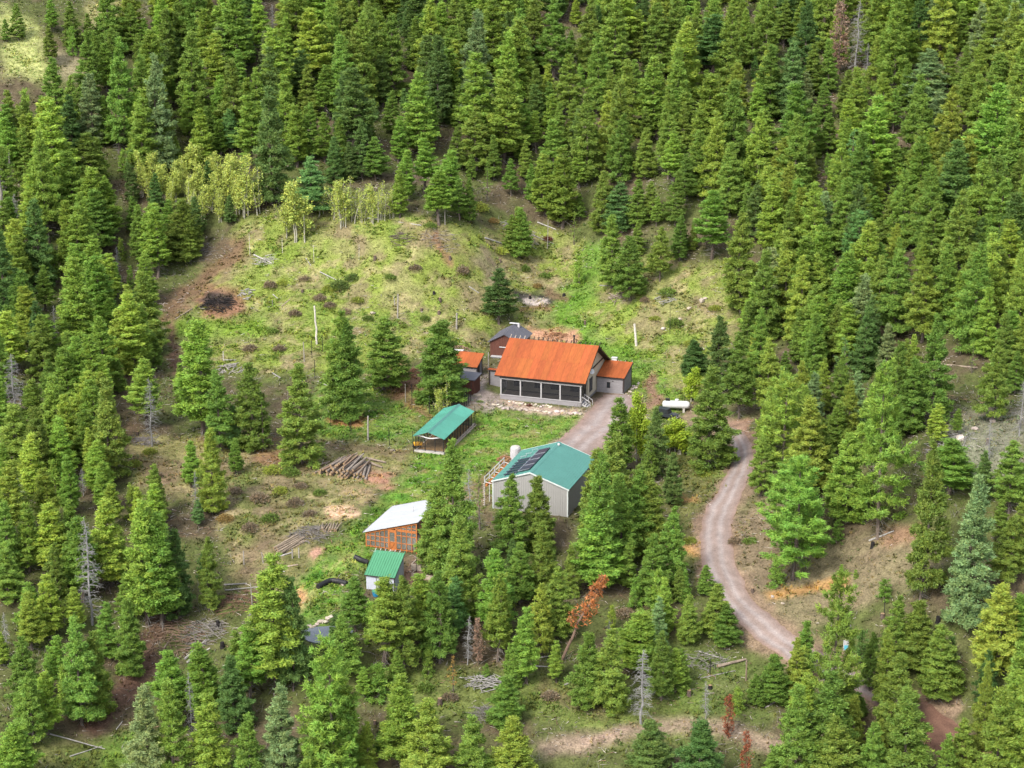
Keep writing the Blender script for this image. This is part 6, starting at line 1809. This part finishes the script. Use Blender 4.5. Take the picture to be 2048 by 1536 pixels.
for px, py, r, c, lb in SH:
    P = hit(px, py)
    o = empty('shrub', P - np.array([0, 0, .05]), rnd.uniform(0, 360))
    s = r * .62
    o.scale = (s, s * rnd.uniform(.8, 1.1), s * rnd.uniform(.75, 1.1))
    st, lf = rnd.choice(SHRUB)
    v = rnd.uniform(.85, 1.15)
    link('stems', st, o, (1, 1, 1))
    link('leaves', lf, o, tuple(x * v for x in STINT[c]))
    tag(o, lb, 'shrub', 'shrubs of the open ground')

# ------------------------------------------------------------------ ground cover: grass tufts and weeds, sticks and chips (nobody could count them)
def in_pads(x, y, m=.1):
    r = np.zeros(len(x), bool)
    for x0, y0, yaw, u0, u1, v0, v1, z in [(-1.65, 270.35, -18.3, -3.5, 16.2, 0, 12.2, 0), (-2.4, 232.45, -18.5, 0, 9.8, 0, 11.8, 0), (-12.86, 250.26, -17.5, -.2, 4.4, -.2, 13, 0), (-17.57, 222.67, -19.6, 0, 6.7, 0, 8.6, 0),
                                            (-16.86, 212.95, -15.9, 0, 3.5, 0, 3.4, 0), (-3.3, 287.2, -17, 0, 4.6, 0, 5.8, 0), (-8.75, 272.7, -20, 0, 3.6, 0, 2.5, 0), (-9, 279.8, -19, 0, 4, 0, 2.5, 0), (float(pc[0]), float(pc[1]), 0, -3, 3, -3, 3, 0)]:
        c, s = math.cos(R(yaw)), math.sin(R(yaw))
        U = (x - x0) * c + (y - y0) * s
        V = -(x - x0) * s + (y - y0) * c
        r |= (U > u0 - m) & (U < u1 + m) & (V > v0 - m) & (V < v1 + m)
    return r


def scatter(n, g, keep):
    x = g.uniform(-105, 105, n)
    y = g.uniform(180, 415, n)
    z = gz(x, y)
    px, py = proj(np.stack([x, y, z], 1))
    ok = (px > -60) & (px < 2110) & (py > -40) & (py < 1600) & ~in_pads(x, y)
    x, y, z, px, py = x[ok], y[ok], z[ok], px[ok], py[ok]
    k = keep(x, y, px, py)
    return x[k], y[k], z[k]


g = np.random.default_rng(5)
jx = lambda a: np.clip(np.searchsorted(GX, a) - 1, 0, len(GX) - 2)
jy = lambda a: np.clip(np.searchsorted(GY, a) - 1, 0, len(GY) - 2)
OPEN = np.zeros(PX.shape)
for pts, c, a in CLEAR:
    OPEN = np.maximum(OPEN, poly_w(pts, 20))
ROADW = np.maximum(np.maximum(stroke_w(mid[:9], 26, 10), stroke_w(mid[8:], 36, 14)), poly_w(DRIVE_L + DRIVE_R[::-1], 10))


def keep_cover(x, y, px, py):
    c = gcol(x, y)
    green = np.clip((c[:, 1] - c[:, 0] * .85) / .06, 0, 1)
    o = OPEN[jy(y), jx(x)]
    rd = ROADW[jy(y), jx(x)]
    p = (.3 + .7 * o) * (.35 + .65 * green) * (1 - rd)
    return g.uniform(0, 1, len(x)) < p


x, y, z = scatter(620000, g, keep_cover)
print('COVER', len(x))
n = len(x)
c = gcol(x, y)
bl = 4
size = g.uniform(.08, .2, n) * (1 + .9 * (fbm(x / 2.2, y / 2.2, 55, 3) > .55))
a = g.uniform(0, 6.283, (n, bl))
dirs = np.stack([np.cos(a), np.sin(a), g.uniform(.5, 1.5, (n, bl))], 2)
dirs = norm(dirs)
base = np.stack([x, y, z - .02], 1)[:, None, :] + g.normal(0, .1, (n, bl, 3)) * np.array([1, 1, 0])
sd = np.stack([-np.sin(a), np.cos(a), np.zeros_like(a)], 2)
s = size[:, None, None]
V = np.stack([base - sd * s * .42, base + sd * s * .42, base + dirs * s * 1.25], 2).reshape(-1, 3)
tone = g.uniform(.72, 1.45, n)
yel = g.uniform(-.15, .3, n)
grn = np.stack([c[:, 0] * (1 + yel) * .95, c[:, 1] * 1.12, c[:, 2] * (1 - yel * .4) * .85], 1) * tone[:, None]
cc = np.repeat(grn, bl * 3, 0)
o = link('grass', tri_mesh('grass', V, np.arange(len(V)).reshape(-1, 3), M_cover, cc))
tag(o, 'grass tufts and low weeds over the clearings and the forest floor', kind='stuff')


def keep_litter(x, y, px, py):
    o = OPEN[jy(y), jx(x)]
    rd = ROADW[jy(y), jx(x)]
    cl = fbm(x / 4, y / 4, 71, 3)
    p = np.where(o > .5, np.clip((cl - .5) * 5, .04, 1) * .5, np.clip((cl - .4) * 4, .15, 1)) * (1 - rd)
    lawn = gcol(x, y)
    p = p * np.where((lawn[:, 1] > 2 * lawn[:, 0]), .12, 1)
    return g.uniform(0, 1, len(x)) < p


x, y, z = scatter(170000, g, keep_litter)
print('LITTER', len(x))
n = len(x)
a = g.uniform(0, 6.283, n)
L = g.uniform(.15, .9, n) ** 1.5 * 1.5 + .1
w = g.uniform(.015, .05, n)
d = np.stack([np.cos(a) * L, np.sin(a) * L, g.normal(.12, .22, n) * L], 1)
sd = np.stack([-np.sin(a) * w, np.cos(a) * w, np.zeros(n)], 1)
upv = np.zeros((n, 3))
upv[:, 2] = w * 1.5
p0 = np.stack([x, y, z + .03], 1)
V = np.stack([p0 - sd, p0 + sd, p0 + upv, p0 + d], 1).reshape(-1, 3)
b_ = np.arange(n)[:, None] * 4
F = np.concatenate([b_ + np.array([[0, 1, 3]]), b_ + np.array([[1, 2, 3]]), b_ + np.array([[2, 0, 3]])], 0)
kind = g.uniform(0, 1, n)
cc = np.where((kind < .45)[:, None], np.array([.38, .34, .3]), np.where((kind < .75)[:, None], np.array([.2, .13, .085]), np.array([.14, .11, .1]))) * g.uniform(.6, 1.3, (n, 1))
o = link('forest_litter', tri_mesh('forest_litter', V, F, M_chips, np.repeat(cc, 4, 0)))
tag(o, 'dead twigs and wood chips scattered over the forest floor and the clearings', kind='stuff')


# leafless brush under the conifers: thin upright twigs (nobody could count them)
x, y, z = scatter(60000, g, lambda x, y, px, py: (g.uniform(0, 1, len(x)) < .5 * np.clip((fbm(x / 5, y / 5, 301, 3) - .42) * 5, 0, 1)) & (OPEN[jy(y), jx(x)] < .25) & (ROADW[jy(y), jx(x)] < .05))
nb = 5
x, y, z = np.repeat(x, nb), np.repeat(y, nb), np.repeat(z, nb)
n = len(x)
print('BRUSH', n)
x = x + g.normal(0, .25, n)
y = y + g.normal(0, .25, n)
a = g.uniform(0, 6.283, n)
L = g.uniform(.3, 1.3, n)
tl = g.uniform(.2, 1.3, n)
w = g.uniform(.012, .03, n)
d = np.stack([np.cos(a) * np.sin(tl) * L, np.sin(a) * np.sin(tl) * L, np.cos(tl) * L], 1)
sd = np.stack([-np.sin(a) * w, np.cos(a) * w, np.zeros(n)], 1)
p0 = np.stack([x, y, z - .03], 1)
V = np.stack([p0 - sd, p0 + sd, p0 + norm(np.cross(d, sd)) * w[:, None] * 1.6, p0 + d], 1).reshape(-1, 3)
b_ = np.arange(n)[:, None] * 4
F = np.concatenate([b_ + np.array([[0, 1, 3]]), b_ + np.array([[1, 2, 3]]), b_ + np.array([[2, 0, 3]])], 0)
kind = g.uniform(0, 1, n)
cc = np.where((kind < .5)[:, None], np.array([.2, .185, .17]), np.where((kind < .8)[:, None], np.array([.13, .09, .065]), np.array([.12, .15, .035]))) * g.uniform(.6, 1.3, (n, 1))
o = link('undergrowth', tri_mesh('undergrowth', V, F, M_chips, np.repeat(cc, 4, 0)))
tag(o, 'leafless grey and brown brush beneath the conifers', kind='stuff')
print('OBJECTS', len(bpy.data.objects))
